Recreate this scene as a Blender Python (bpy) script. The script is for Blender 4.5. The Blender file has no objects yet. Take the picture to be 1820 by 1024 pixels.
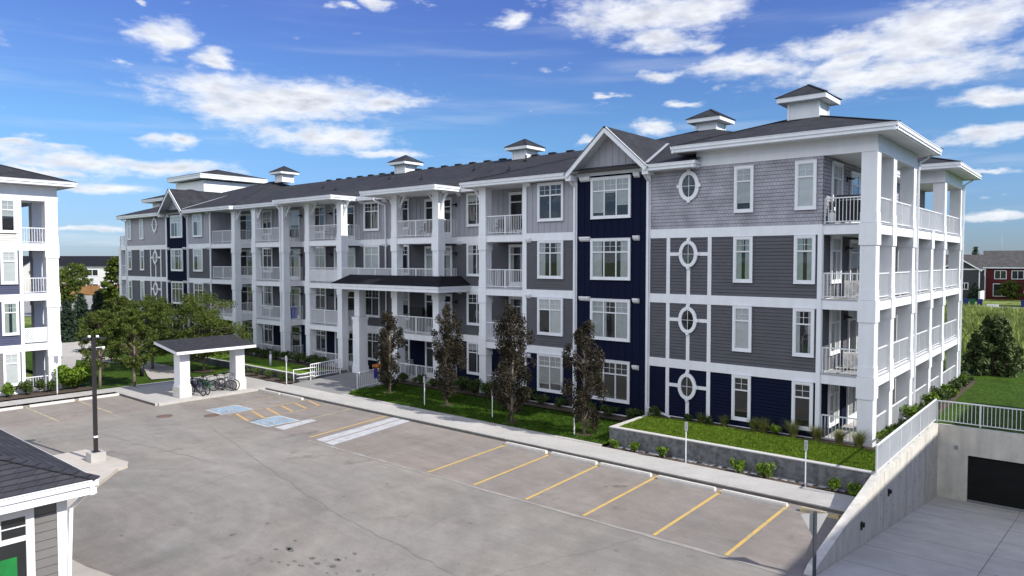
import bpy, math, random
import numpy as np
from math import radians as R, sin, cos, pi

S = bpy.context.scene
COL = S.collection

# ------------------------------------------------------------------ camera
cd = bpy.data.cameras.new('camera')
cd.sensor_width = 36.0
cd.lens = 1266.376 / 1820 * 36
cd.clip_start = 0.1
cd.clip_end = 9000
co = bpy.data.objects.new('camera', cd)
COL.objects.link(co)
co.location = (7.1095, -30.4028, 7.8205)
co.rotation_euler = (pi / 2 - 0.038492, 0.0, 0.701118)
S.camera = co

# ------------------------------------------------------------------ light
SUN_EL, SUN_AZ = R(38.0), R(5.5)            # elevation, angle from +x towards +y
sund = bpy.data.lights.new('sun', 'SUN')
sund.energy = 4.4
sund.angle = R(0.53)
sund.color = (1.0, 0.955, 0.88)
suno = bpy.data.objects.new('sun', sund)
COL.objects.link(suno)
suno.rotation_euler = (0.0, pi / 2 - SUN_EL, SUN_AZ)
suno.location = (60, 5, 60)

S.view_settings.view_transform = 'Standard'
S.view_settings.look = 'None'
S.view_settings.exposure = 0.45
S.view_settings.gamma = 1.0
S.view_settings.use_curve_mapping = False
S.cycles.max_bounces = 6
S.cycles.transparent_max_bounces = 12
S.cycles.caustics_reflective = False
S.cycles.caustics_refractive = False

# ------------------------------------------------------------------ world
W = bpy.data.worlds.new('World')
S.world = W
W.use_nodes = True
nt = W.node_tree
nt.nodes.clear()
N = nt.nodes.new
L = nt.links.new
out = N('ShaderNodeOutputWorld')
bg = N('ShaderNodeBackground')
L(bg.outputs[0], out.inputs[0])
sky = N('ShaderNodeTexSky')
sky.sky_type = 'NISHITA'
sky.sun_disc = False
sky.sun_elevation = SUN_EL
sky.sun_rotation = pi / 2 - SUN_AZ
sky.altitude = 1050
sky.air_density = 1.0
sky.dust_density = 0.4
sky.ozone_density = 2.5
SKY_K = 0.15


def M(op, a, b=None, c=None):
    n = N('ShaderNodeMath')
    n.operation = op
    for i, x in enumerate((a, b, c)):
        if x is None:
            continue
        if isinstance(x, (int, float)):
            n.inputs[i].default_value = x
        else:
            L(x, n.inputs[i])
    return n.outputs[0]


tc = N('ShaderNodeTexCoord')
sep = N('ShaderNodeSeparateXYZ')
L(tc.outputs['Generated'], sep.inputs[0])
az = M('MULTIPLY', M('ARCTAN2', sep.outputs[0], sep.outputs[1]), 57.29578)
el = M('MULTIPLY', M('ARCSINE', sep.outputs[2]), 57.29578)
ae = N('ShaderNodeCombineXYZ')
L(az, ae.inputs[0])
L(el, ae.inputs[1])
# ragged edges: displace the lookup by noise
mp = N('ShaderNodeMapping')
mp.inputs['Scale'].default_value = (0.55, 1.3, 1.0)
L(ae.outputs[0], mp.inputs[0])
nz = N('ShaderNodeTexNoise')
nz.inputs['Scale'].default_value = 1.0
nz.inputs['Detail'].default_value = 10
nz.inputs['Roughness'].default_value = 0.62
L(mp.outputs[0], nz.inputs[0])
CLOUDS = [(-65.61, 15.47, 2.23, 1.03), (-61.49, 14.67, 1.41, 0.69), (-61.9, 12.81, 5.19, 1.09), (-57.95, 12.11, 8.89, 1.5), (-60.76, 11.11, 4.44, 1.4), (-50.37, 12.0, 2.62, 0.8), (-54.25, 9.42, 5.17, 1.01), (-65.73, 8.65, 1.67, 0.45), (-70.98, 6.85, 5.97, 0.61), (-65.76, 6.6, 4.16, 0.6), (-73.89, 6.09, 2.89, 0.44), (-29.58, 18.53, 6.31, 1.54), (-25.76, 18.47, 2.89, 1.22), (-27.85, 16.46, 3.57, 0.9), (-24.89, 15.68, 1.24, 0.47), (-21.61, 14.24, 4.68, 0.95), (-28.25, 13.87, 1.7, 0.4), (-8.56, 15.67, 6.03, 1.73), (-15.45, 14.99, 3.23, 1.0), (-10.51, 14.55, 5.41, 1.2), (-11.84, 12.89, 7.96, 1.15), (-15.43, 13.86, 2.53, 0.7), (-5.94, 10.72, 2.67, 0.64), (-6.49, 8.09, 2.56, 0.58), (-29.09, 10.07, 1.51, 0.45), (-26.53, 11.65, 1.05, 0.35), (-50.96, 19.1, 1.3, 0.54), (-53.82, 18.72, 0.93, 0.3), (-33.48, 12.82, 1.1, 0.2), (-34.13, 9.65, 0.8, 0.25), (-40.61, 18.43, 1.78, 0.5), (-49.52, 8.37, 3.09, 0.36), (-6.76, 6.1, 2.44, 0.26), (-5.77, 3.09, 2.09, 0.3), (-71.35, 5.12, 4.12, 0.5), (-70.74, 2.27, 2.05, 0.28), (-74.17, 7.45, 3.87, 0.3), (-67.0, 17.3, 0.5, 0.25), (2.0, 13.5, 5.0, 1.6), (8.0, 16.0, 6.0, 1.8), (-82.0, 14.0, 5.0, 1.4), (15.0, 9.0, 6.0, 0.8), (40.0, 26.0, 16.0, 5.0), (-105.0, 24.0, 14.0, 7.0), (140.0, 32.0, 40.0, 24.0), (-155.0, 30.0, 40.0, 22.0), (110.0, 16.0, 14.0, 4.0), (178.0, 38.0, 50.0, 30.0), (175.0, 62.0, 60.0, 14.0), (-135.0, 11.0, 22.0, 5.0), (165.0, 9.0, 24.0, 4.0), (125.0, 48.0, 20.0, 7.0), (-130.0, 42.0, 20.0, 8.0)]  # the large southern entries are unseen clouds added to light the shaded front
wn = N('ShaderNodeTexNoise')                      # bend the outlines so that no cloud is an oval
wn.inputs['Scale'].default_value = 0.16
wn.inputs['Detail'].default_value = 5
wn.inputs['Roughness'].default_value = 0.55
mpw = N('ShaderNodeMapping')
mpw.inputs['Scale'].default_value = (1.0, 2.6, 1.0)
mpw.inputs['Location'].default_value = (7.3, 1.9, 0.4)
L(ae.outputs[0], mpw.inputs[0])
L(mpw.outputs[0], wn.inputs[0])
w1 = N('ShaderNodeVectorMath')
w1.operation = 'SUBTRACT'
L(wn.outputs[1], w1.inputs[0])
w1.inputs[1].default_value = (0.5, 0.5, 0.5)
w2 = N('ShaderNodeVectorMath')
w2.operation = 'MULTIPLY'
L(w1.outputs[0], w2.inputs[0])
w2.inputs[1].default_value = (9.0, 2.6, 0.0)
w3 = N('ShaderNodeVectorMath')
w3.operation = 'ADD'
L(ae.outputs[0], w3.inputs[0])
L(w2.outputs[0], w3.inputs[1])
dmin = None
for A, E, ra, re in CLOUDS:
    m_ = N('ShaderNodeMapping')
    m_.inputs['Scale'].default_value = (1 / ra, 1 / re, 0)
    m_.inputs['Location'].default_value = (-A / ra, -E / re, 0)
    L(w3.outputs[0], m_.inputs[0])
    v_ = N('ShaderNodeVectorMath')
    v_.operation = 'LENGTH'
    L(m_.outputs[0], v_.inputs[0])
    d_ = v_.outputs['Value']
    dmin = d_ if dmin is None else M('SMOOTH_MIN', dmin, d_, 0.35)
# a sprinkling of small fair-weather scraps everywhere
sc_ = N('ShaderNodeTexNoise')
sc_.inputs['Scale'].default_value = 1.0
sc_.inputs['Detail'].default_value = 9
sc_.inputs['Roughness'].default_value = 0.6
mps = N('ShaderNodeMapping')
mps.inputs['Scale'].default_value = (0.22, 0.62, 1.0)
mps.inputs['Location'].default_value = (1.7, 5.2, 0)
L(ae.outputs[0], mps.inputs[0])
L(mps.outputs[0], sc_.inputs[0])
scr = N('ShaderNodeMapRange')
scr.interpolation_type = 'SMOOTHSTEP'
scr.inputs['From Min'].default_value = 0.63
scr.inputs['From Max'].default_value = 0.80
scr.inputs['To Max'].default_value = 0.8
L(sc_.outputs[0], scr.inputs['Value'])
fld = M('ADD', M('SUBTRACT', 1.22, dmin), M('MULTIPLY', M('SUBTRACT', nz.outputs[0], 0.5), 1.75))
mr = N('ShaderNodeMapRange')
mr.interpolation_type = 'SMOOTHSTEP'
mr.inputs['From Min'].default_value = -0.15
mr.inputs['From Max'].default_value = 1.05
L(fld, mr.inputs['Value'])
# thin veil of high cloud near the horizon
mp2 = N('ShaderNodeMapping')
mp2.inputs['Scale'].default_value = (0.05, 0.55, 1.0)
L(ae.outputs[0], mp2.inputs[0])
nz2 = N('ShaderNodeTexNoise')
nz2.inputs['Scale'].default_value = 1.0
nz2.inputs['Detail'].default_value = 6
L(mp2.outputs[0], nz2.inputs[0])
veil = N('ShaderNodeMapRange')
veil.interpolation_type = 'SMOOTHSTEP'
veil.inputs['From Min'].default_value = 0.48
veil.inputs['From Max'].default_value = 0.78
veil.inputs['To Max'].default_value = 0.55
L(nz2.outputs[0], veil.inputs['Value'])
low = N('ShaderNodeMapRange')
low.inputs['From Min'].default_value = 24
low.inputs['From Max'].default_value = 1
L(el, low.inputs['Value'])
cm = M('MAXIMUM', M('MAXIMUM', M('MULTIPLY', mr.outputs[0], 0.97), scr.outputs[0]), M('MULTIPLY', veil.outputs[0], low.outputs[0]))
# cloud shading: grey where thick
cr = N('ShaderNodeValToRGB')
cr.color_ramp.elements[0].position = 0.30
cr.color_ramp.elements[0].color = (0.78, 0.80, 0.84, 1)
cr.color_ramp.elements[1].position = 1.0
cr.color_ramp.elements[1].color = (0.44, 0.47, 0.55, 1)
mp3 = N('ShaderNodeMapping')
mp3.inputs['Scale'].default_value = (0.4, 1.1, 1.0)
mp3.inputs['Location'].default_value = (3.1, 0.35, 0)
L(ae.outputs[0], mp3.inputs[0])
nz3 = N('ShaderNodeTexNoise')
nz3.inputs['Scale'].default_value = 1.0
nz3.inputs['Detail'].default_value = 5
L(mp3.outputs[0], nz3.inputs[0])
L(M('ADD', M('MULTIPLY', fld, 0.55), M('MULTIPLY', M('SUBTRACT', nz3.outputs[0], 0.5), 1.6)), cr.inputs[0])
skym = N('ShaderNodeMix')
skym.data_type = 'RGBA'
skym.blend_type = 'MULTIPLY'
skym.inputs[0].default_value = 1.0
L(sky.outputs[0], skym.inputs[6])
tr = N('ShaderNodeValToRGB')                     # this day's clear, deep blue: haze-free air towards the horizon
tel = N('ShaderNodeMapRange')
tel.inputs['From Min'].default_value = 0.0
tel.inputs['From Max'].default_value = 90.0
L(el, tel.inputs['Value'])
L(tel.outputs[0], tr.inputs[0])
E_ = tr.color_ramp.elements
for k_, (p_, c_) in enumerate(((0.0, (0.235, 0.295, 0.45)), (0.055, (0.345, 0.445, 0.60)), (0.11, (0.37, 0.53, 0.67)), (0.22, (0.40, 0.46, 0.77)), (0.5, (0.62, 0.64, 0.92)), (1.0, (0.72, 0.72, 0.95)))):
    e_ = E_[k_] if k_ < 1 else E_.new(p_) if k_ < 5 else E_[-1]
    e_.position = p_
    e_.color = (c_[0] * SKY_K, c_[1] * SKY_K, c_[2] * SKY_K, 1)
L(tr.outputs[0], skym.inputs[7])
mx = N('ShaderNodeMix')
mx.data_type = 'RGBA'
L(cm, mx.inputs[0])
L(skym.outputs[2], mx.inputs[6])
# unseen cloud bank behind the camera, added and brightened as fill for the facade
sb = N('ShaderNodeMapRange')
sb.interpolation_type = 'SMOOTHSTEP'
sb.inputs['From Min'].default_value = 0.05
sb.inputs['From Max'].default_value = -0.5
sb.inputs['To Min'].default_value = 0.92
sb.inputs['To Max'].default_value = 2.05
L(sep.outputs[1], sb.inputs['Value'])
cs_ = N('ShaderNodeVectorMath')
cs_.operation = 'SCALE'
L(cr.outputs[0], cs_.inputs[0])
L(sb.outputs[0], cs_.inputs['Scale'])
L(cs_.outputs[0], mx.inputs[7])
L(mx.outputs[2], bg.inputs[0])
bg.inputs[1].default_value = 1.0

# ------------------------------------------------------------------ materials
MATS = {}


def mat(name, col, rough=0.8, var=0.12, scale=2.0, bump=0.0, bscale=30.0, spec=0.3, big=0.08, transl=0.0, col2=None, cscale=None, metal=0.0, streak=0.0):
    m = bpy.data.materials.new(name)
    m.use_nodes = True
    t = m.node_tree
    b = t.nodes['Principled BSDF']
    b.inputs['Roughness'].default_value = rough
    b.inputs['Specular IOR Level'].default_value = spec
    b.inputs['Metallic'].default_value = metal
    c = t.nodes.new('ShaderNodeTexCoord')
    n1 = t.nodes.new('ShaderNodeTexNoise')
    n1.inputs['Scale'].default_value = cscale or scale
    n1.inputs['Detail'].default_value = 7
    n1.inputs['Roughness'].default_value = 0.6
    t.links.new(c.outputs['Object'], n1.inputs[0])
    r = t.nodes.new('ShaderNodeValToRGB')
    lo = [max(0, x * (1 - var)) for x in col]
    hi = [min(1, x * (1 + var)) for x in (col2 or col)]
    r.color_ramp.elements[0].position = 0.3
    r.color_ramp.elements[1].position = 0.7
    r.color_ramp.elements[0].color = (*lo, 1)
    r.color_ramp.elements[1].color = (*hi, 1)
    t.links.new(n1.outputs[0], r.inputs[0])
    src = r.outputs[0]
    if big or streak:
        n2 = t.nodes.new('ShaderNodeTexNoise')
        n2.inputs['Detail'].default_value = 4
        if streak:
            mpn = t.nodes.new('ShaderNodeMapping')
            mpn.inputs['Scale'].default_value = (3.0, 3.0, 0.35)
            t.links.new(c.outputs['Object'], mpn.inputs[0])
            t.links.new(mpn.outputs[0], n2.inputs[0])
            n2.inputs['Scale'].default_value = 1.0
        else:
            t.links.new(c.outputs['Object'], n2.inputs[0])
            n2.inputs['Scale'].default_value = scale * 0.13
        mm = t.nodes.new('ShaderNodeMix')
        mm.data_type = 'RGBA'
        mm.blend_type = 'MULTIPLY'
        mm.inputs[0].default_value = 1.0
        r2 = t.nodes.new('ShaderNodeMapRange')
        a_ = streak or big
        r2.inputs['From Min'].default_value = 0.25
        r2.inputs['From Max'].default_value = 0.75
        r2.inputs['To Min'].default_value = 1 - a_ * 1.3
        r2.inputs['To Max'].default_value = 1 + a_ * 0.7
        t.links.new(n2.outputs[0], r2.inputs[0])
        cc = t.nodes.new('ShaderNodeCombineColor')
        for i in range(3):
            t.links.new(r2.outputs[0], cc.inputs[i])
        t.links.new(src, mm.inputs[6])
        t.links.new(cc.outputs[0], mm.inputs[7])
        src = mm.outputs[2]
    t.links.new(src, b.inputs['Base Color'])
    if bump:
        n3 = t.nodes.new('ShaderNodeTexNoise')
        n3.inputs['Scale'].default_value = bscale
        n3.inputs['Detail'].default_value = 4
        t.links.new(c.outputs['Object'], n3.inputs[0])
        bp_ = t.nodes.new('ShaderNodeBump')
        bp_.inputs['Strength'].default_value = bump
        bp_.inputs['Distance'].default_value = 0.03
        t.links.new(n3.outputs[0], bp_.inputs['Height'])
        t.links.new(bp_.outputs[0], b.inputs['Normal'])
    if transl:
        tr = t.nodes.new('ShaderNodeBsdfTranslucent')
        ms = t.nodes.new('ShaderNodeMixShader')
        ms.inputs[0].default_value = transl
        t.links.new(src, tr.inputs[0])
        t.links.new(b.outputs[0], ms.inputs[1])
        t.links.new(tr.outputs[0], ms.inputs[2])
        t.links.new(ms.outputs[0], t.nodes['Material Output'].inputs[0])
    m['src'] = 1
    MATS[name] = m
    return m


def brickmat(name, c1, c2, mortar, bw, rh, ms, rough=0.9, offs=0.5, mode='wall', bump=0.4, bias=0.0):
    """shingles and boards: a brick pattern of real colour differences, laid on the surface."""
    m = mat(name, c1, rough, 0.1, 6, 0, spec=0.2)
    t = m.node_tree
    b = t.nodes['Principled BSDF']
    c = t.nodes.new('ShaderNodeTexCoord')
    s = t.nodes.new('ShaderNodeSeparateXYZ')
    t.links.new(c.outputs['Object'], s.inputs[0])
    cb = t.nodes.new('ShaderNodeCombineXYZ')
    if mode == 'wall':
        ad = t.nodes.new('ShaderNodeMath')
        t.links.new(s.outputs[0], ad.inputs[0])
        t.links.new(s.outputs[1], ad.inputs[1])
        t.links.new(ad.outputs[0], cb.inputs[0])
        t.links.new(s.outputs[2], cb.inputs[1])
    else:                                       # roof: rows follow height
        ad = t.nodes.new('ShaderNodeMath')
        t.links.new(s.outputs[0], ad.inputs[0])
        t.links.new(s.outputs[1], ad.inputs[1])
        t.links.new(ad.outputs[0], cb.inputs[0])
        t.links.new(s.outputs[2], cb.inputs[1])
    br = t.nodes.new('ShaderNodeTexBrick')
    br.offset = offs
    br.inputs['Color1'].default_value = (*c1, 1)
    br.inputs['Color2'].default_value = (*c2, 1)
    br.inputs['Mortar'].default_value = (*mortar, 1)
    br.inputs['Scale'].default_value = 1
    br.inputs['Mortar Size'].default_value = ms
    br.inputs['Bias'].default_value = bias
    br.inputs['Brick Width'].default_value = bw
    br.inputs['Row Height'].default_value = rh
    t.links.new(cb.outputs[0], br.inputs['Vector'])
    nn = t.nodes.new('ShaderNodeTexNoise')
    nn.inputs['Scale'].default_value = 1.3
    nn.inputs['Detail'].default_value = 6
    t.links.new(c.outputs['Object'], nn.inputs[0])
    mrg = t.nodes.new('ShaderNodeMapRange')
    mrg.inputs['From Min'].default_value = 0.3
    mrg.inputs['From Max'].default_value = 0.7
    mrg.inputs['To Min'].default_value = 0.76
    mrg.inputs['To Max'].default_value = 1.2
    t.links.new(nn.outputs[0], mrg.inputs[0])
    vm = t.nodes.new('ShaderNodeVectorMath')
    vm.operation = 'SCALE'
    t.links.new(br.outputs[0], vm.inputs[0])
    t.links.new(mrg.outputs[0], vm.inputs['Scale'])
    t.links.new(vm.outputs[0], b.inputs['Base Color'])
    bp_ = t.nodes.new('ShaderNodeBump')
    bp_.inputs['Strength'].default_value = bump
    bp_.inputs['Distance'].default_value = 0.02
    bp_.invert = True
    t.links.new(br.outputs['Fac'], bp_.inputs['Height'])
    t.links.new(bp_.outputs[0], b.inputs['Normal'])
    return m


white = mat('white_trim', (0.73, 0.745, 0.765), 0.6, 0.03, 1.5, streak=0.05)
soffit = mat('white_soffit', (0.66, 0.67, 0.68), 0.7, 0.03, 1.5)
darklap = mat('dark_grey_siding', (0.092, 0.094, 0.105), 0.75, 0.08, 1.2, 0.1, 60)
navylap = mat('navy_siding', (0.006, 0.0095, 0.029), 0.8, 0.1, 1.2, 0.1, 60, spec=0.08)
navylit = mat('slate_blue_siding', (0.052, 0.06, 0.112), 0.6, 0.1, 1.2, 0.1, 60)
greybb = mat('light_grey_board_siding', (0.33, 0.335, 0.37), 0.7, 0.05, 1.0)
shing = brickmat('lavender_grey_shingles', (0.355, 0.35, 0.385), (0.32, 0.315, 0.35), (0.20, 0.197, 0.22), 0.15, 0.155, 0.008)
lavlap = mat('lavender_grey_siding', (0.33, 0.32, 0.355), 0.7, 0.06, 1.2)
beige = mat('beige_siding', (0.62, 0.595, 0.55), 0.7, 0.05, 1.2)
greylap = mat('warm_grey_siding', (0.155, 0.152, 0.148), 0.7, 0.07, 1.2)
roofm = brickmat('asphalt_shingles', (0.029, 0.030, 0.035), (0.042, 0.043, 0.050), (0.022, 0.022, 0.025), 0.33, 0.07, 0.008, mode='roof', bump=0.6)
roofdark = brickmat('dark_and_shaded_shingles', (0.010, 0.010, 0.014), (0.016, 0.016, 0.022), (0.007, 0.007, 0.010), 0.33, 0.07, 0.008, mode='roof', bump=0.6)  # own dark of the far roofs, darkened further for the canopy's shade
roofgrey = brickmat('grey_shingles', (0.075, 0.072, 0.07), (0.095, 0.09, 0.088), (0.05, 0.05, 0.05), 0.4, 0.12, 0.01, mode='roof', bump=0.5)
flash = mat('grey_metal_flashing', (0.34, 0.35, 0.38), 0.5, 0.05)
deckm = mat('grey_deck_membrane', (0.33, 0.32, 0.30), 0.85, 0.1, 3)
conc = mat('light_concrete', (0.43, 0.415, 0.395), 0.9, 0.07, 2.2, 0.25, 80, big=0.10)
concpath = mat('path_concrete', (0.44, 0.42, 0.385), 0.9, 0.07, 2.2, 0.25, 80, big=0.10)
ramp_conc = mat('ramp_concrete', (0.53, 0.505, 0.455), 0.9, 0.09, 1.6, 0.25, 80, big=0.16)
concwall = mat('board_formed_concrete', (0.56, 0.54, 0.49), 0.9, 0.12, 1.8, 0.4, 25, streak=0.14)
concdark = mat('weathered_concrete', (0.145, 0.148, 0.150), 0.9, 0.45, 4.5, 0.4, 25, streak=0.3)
conccap = mat('concrete_coping', (0.50, 0.49, 0.47), 0.85, 0.05, 3)
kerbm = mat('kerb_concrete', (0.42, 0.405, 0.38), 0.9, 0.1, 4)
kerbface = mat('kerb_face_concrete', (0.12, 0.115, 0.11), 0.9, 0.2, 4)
stopm = mat('cast_concrete', (0.58, 0.56, 0.52), 0.85, 0.08, 5, 0.2, 60)


def paint(name, col, wear):
    m = mat(name, col, 0.85, 0.1, 6)
    t = m.node_tree
    b = t.nodes['Principled BSDF']
    c = t.nodes.new('ShaderNodeTexCoord')
    n = t.nodes.new('ShaderNodeTexNoise')
    n.inputs['Scale'].default_value = 3.5
    n.inputs['Detail'].default_value = 9
    n.inputs['Roughness'].default_value = 0.72
    t.links.new(c.outputs['Object'], n.inputs[0])
    r = t.nodes.new('ShaderNodeMapRange')
    r.inputs['From Min'].default_value = 0.5 + (wear - 0.5) * 0.5 - 0.10
    r.inputs['From Max'].default_value = 0.5 + (wear - 0.5) * 0.5 + 0.10
    r.inputs['To Min'].default_value = 0.08
    r.inputs['To Max'].default_value = 0.95
    t.links.new(n.outputs[0], r.inputs[0])
    x = t.nodes.new('ShaderNodeMix')
    x.data_type = 'RGBA'
    t.links.new(r.outputs[0], x.inputs[0])
    x.inputs[6].default_value = (0.25, 0.24, 0.225, 1)
    x.inputs[7].default_value = (*col, 1)
    t.links.new(x.outputs[2], b.inputs['Base Color'])
    return m


yellow = paint('yellow_paint', (0.56, 0.375, 0.10), 0.30)
yelfade = paint('faded_yellow_paint', (0.50, 0.40, 0.20), 0.52)
orangep = paint('orange_paint', (0.55, 0.34, 0.12), 0.34)
whitep = paint('worn_white_paint', (0.46, 0.465, 0.48), 0.32)
bluep = paint('worn_blue_paint', (0.23, 0.37, 0.49), 0.45)
mulch = mat('bark_mulch', (0.085, 0.064, 0.048), 0.95, 0.5, 14, 0.8, 40)
soilrim = mat('landscape_fabric', (0.30, 0.30, 0.31), 0.9, 0.5, 3)
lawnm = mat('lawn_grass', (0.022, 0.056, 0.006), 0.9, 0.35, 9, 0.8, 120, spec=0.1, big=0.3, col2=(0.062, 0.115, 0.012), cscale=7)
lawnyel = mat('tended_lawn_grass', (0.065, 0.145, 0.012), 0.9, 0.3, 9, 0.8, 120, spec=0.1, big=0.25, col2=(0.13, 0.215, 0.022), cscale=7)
fieldm = mat('field_soil_and_grass', (0.09, 0.14, 0.03), 0.95, 0.4, 1.2, 0.8, 6, spec=0.1, big=0.3, col2=(0.20, 0.24, 0.07))
tallg = mat('tall_grass', (0.09, 0.155, 0.032), 0.9, 0.45, 0.5, spec=0.1, col2=(0.24, 0.285, 0.085), big=0.25, transl=0.25)
gravel = mat('lane_gravel', (0.24, 0.23, 0.215), 0.95, 0.2, 2)
glass_dark = mat('dark_interior', (0.020, 0.021, 0.023), 0.9, 0.3, 0.8)
glass_mid = mat('dim_interior', (0.09, 0.095, 0.09), 0.9, 0.5, 1.6, big=0.3)
blindw = mat('white_blind', (0.68, 0.69, 0.68), 0.8, 0.05, 3)
curtain = mat('grey_curtain', (0.48, 0.50, 0.50), 0.9, 0.1, 5)
curtg = mat('pale_green_curtain', (0.36, 0.43, 0.39), 0.9, 0.1, 5)
vinyl = mat('white_vinyl', (0.72, 0.735, 0.75), 0.4, 0.02, 2)
metalw = mat('white_railing_paint', (0.70, 0.715, 0.73), 0.45, 0.03, 2)
galv = mat('galvanised_steel', (0.33, 0.35, 0.37), 0.45, 0.1, 5, metal=0.6)
black = mat('black_metal', (0.014, 0.014, 0.016), 0.5, 0.2, 3)
polem = mat('dark_bronze_pole', (0.022, 0.020, 0.022), 0.45, 0.15, 3)
garage = mat('black_garage_door', (0.004, 0.004, 0.005), 0.7, 0.2, 2)
woodf = mat('cedar_fence', (0.30, 0.155, 0.065), 0.85, 0.3, 3, big=0.2)
bark = mat('grey_bark', (0.22, 0.18, 0.14), 0.9, 0.3, 8)
barkd = mat('dark_bark', (0.07, 0.055, 0.045), 0.9, 0.3, 8)
leafp = mat('purple_leaves', (0.017, 0.012, 0.012), 0.6, 0.45, 5, spec=0.2, col2=(0.044, 0.038, 0.022), cscale=5.0, transl=0.18)
leafg = mat('green_leaves', (0.036, 0.056, 0.011), 0.6, 0.5, 5, spec=0.2, col2=(0.100, 0.135, 0.024), cscale=3.2, transl=0.3)
leafm = mat('mid_green_leaves', (0.035, 0.065, 0.014), 0.6, 0.45, 5, spec=0.3, col2=(0.075, 0.115, 0.025), cscale=1.2, transl=0.25)
leafb = mat('bright_green_leaves', (0.07, 0.14, 0.012), 0.55, 0.4, 5, spec=0.3, col2=(0.15, 0.24, 0.02), cscale=3, transl=0.3)
needl = mat('spruce_needles', (0.016, 0.030, 0.020), 0.7, 0.4, 4, spec=0.2, col2=(0.034, 0.055, 0.034), cscale=3)
pinel = mat('pine_needles', (0.04, 0.062, 0.022), 0.7, 0.4, 4, spec=0.2, col2=(0.095, 0.125, 0.045), cscale=2.5)
grassl = mat('ornamental_grass_blades', (0.05, 0.10, 0.018), 0.7, 0.4, 5, spec=0.2, col2=(0.15, 0.17, 0.05), cscale=6, transl=0.25)
grasst = mat('tan_grass_blades', (0.19, 0.13, 0.06), 0.8, 0.35, 5, col2=(0.22, 0.19, 0.07), cscale=6, transl=0.2)
redsid = mat('dark_red_siding', (0.085, 0.010, 0.012), 0.7, 0.15, 1)
housedk = mat('charcoal_siding', (0.045, 0.045, 0.05), 0.7, 0.1, 1)
housebr = mat('brown_siding', (0.05, 0.032, 0.028), 0.7, 0.1, 1)
housewh = mat('white_stucco', (0.60, 0.59, 0.57), 0.8, 0.05, 1)
bluebin = mat('blue_plastic', (0.012, 0.03, 0.13), 0.5, 0.1, 2)
greenbin = mat('green_plastic', (0.012, 0.085, 0.04), 0.5, 0.1, 2)
purbin = mat('indigo_plastic', (0.02, 0.018, 0.13), 0.5, 0.1, 2)
orangepot = mat('orange_glazed_pot', (0.55, 0.17, 0.01), 0.4, 0.1, 3)
bluecloth = mat('blue_cloth', (0.03, 0.05, 0.42), 0.8, 0.15, 4)
rubber = mat('black_rubber', (0.016, 0.016, 0.018), 0.7, 0.1, 3)
bikeblk = mat('matt_black_frame', (0.02, 0.02, 0.024), 0.4, 0.1, 3)
bikegrn = mat('dark_green_frame', (0.012, 0.09, 0.03), 0.4, 0.1, 3)
bikeblu = mat('dark_blue_frame', (0.03, 0.032, 0.085), 0.4, 0.1, 3)
bikesil = mat('silver_frame', (0.38, 0.38, 0.42), 0.35, 0.1, 3, metal=0.5)
acm = mat('cream_casing', (0.60, 0.58, 0.54), 0.5, 0.05, 2)
umbr = mat('taupe_canvas', (0.19, 0.155, 0.14), 0.9, 0.15, 6)
wicker = mat('brown_wicker', (0.045, 0.035, 0.03), 0.8, 0.2, 8)
greensign = mat('bright_green_poster', (0.004, 0.30, 0.055), 0.6, 0.25, 3)
ledw = mat('frosted_lens', (0.75, 0.75, 0.75), 0.3, 0.02)
rust = mat('rusty_iron', (0.15, 0.10, 0.08), 0.8, 0.25, 8)
brickred = mat('red_brick', (0.22, 0.06, 0.045), 0.85, 0.2, 4)


def glassmat():
    m = bpy.data.materials.new('window_glass')
    m.use_nodes = True
    t = m.node_tree
    t.nodes.clear()
    o = t.nodes.new('ShaderNodeOutputMaterial')
    a = t.nodes.new('ShaderNodeBsdfTransparent')
    a.inputs[0].default_value = (0.78, 0.81, 0.81, 1)
    g = t.nodes.new('ShaderNodeBsdfGlossy')
    g.inputs['Roughness'].default_value = 0.015
    g.inputs[0].default_value = (0.95, 0.97, 1, 1)
    lw = t.nodes.new('ShaderNodeLayerWeight')
    lw.inputs[0].default_value = 0.5
    pw = t.nodes.new('ShaderNodeMath')
    pw.operation = 'POWER'
    pw.inputs[1].default_value = 4.0
    t.links.new(lw.outputs['Facing'], pw.inputs[0])
    f = t.nodes.new('ShaderNodeMapRange')
    f.inputs['To Min'].default_value = 0.065
    f.inputs['To Max'].default_value = 0.95
    t.links.new(pw.outputs[0], f.inputs[0])
    mxs = t.nodes.new('ShaderNodeMixShader')
    c = t.nodes.new('ShaderNodeTexCoord')
    n = t.nodes.new('ShaderNodeTexNoise')
    n.inputs['Scale'].default_value = 1.3
    n.inputs['Detail'].default_value = 1
    t.links.new(c.outputs['Object'], n.inputs[0])
    bm_ = t.nodes.new('ShaderNodeBump')
    bm_.inputs['Strength'].default_value = 0.10
    bm_.inputs['Distance'].default_value = 0.05
    t.links.new(n.outputs[0], bm_.inputs['Height'])
    t.links.new(bm_.outputs[0], g.inputs['Normal'])
    t.links.new(f.outputs[0], mxs.inputs[0])
    t.links.new(a.outputs[0], mxs.inputs[1])
    t.links.new(g.outputs[0], mxs.inputs[2])
    t.links.new(mxs.outputs[0], o.inputs[0])
    return m


glass = glassmat()


def privacymat():
    """translucent plastic screens tied to the back of some railings"""
    m = mat('frosted_screen', (0.60, 0.62, 0.64), 0.6, 0.05, 2, transl=0.45)
    return m


screenm = privacymat()


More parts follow.
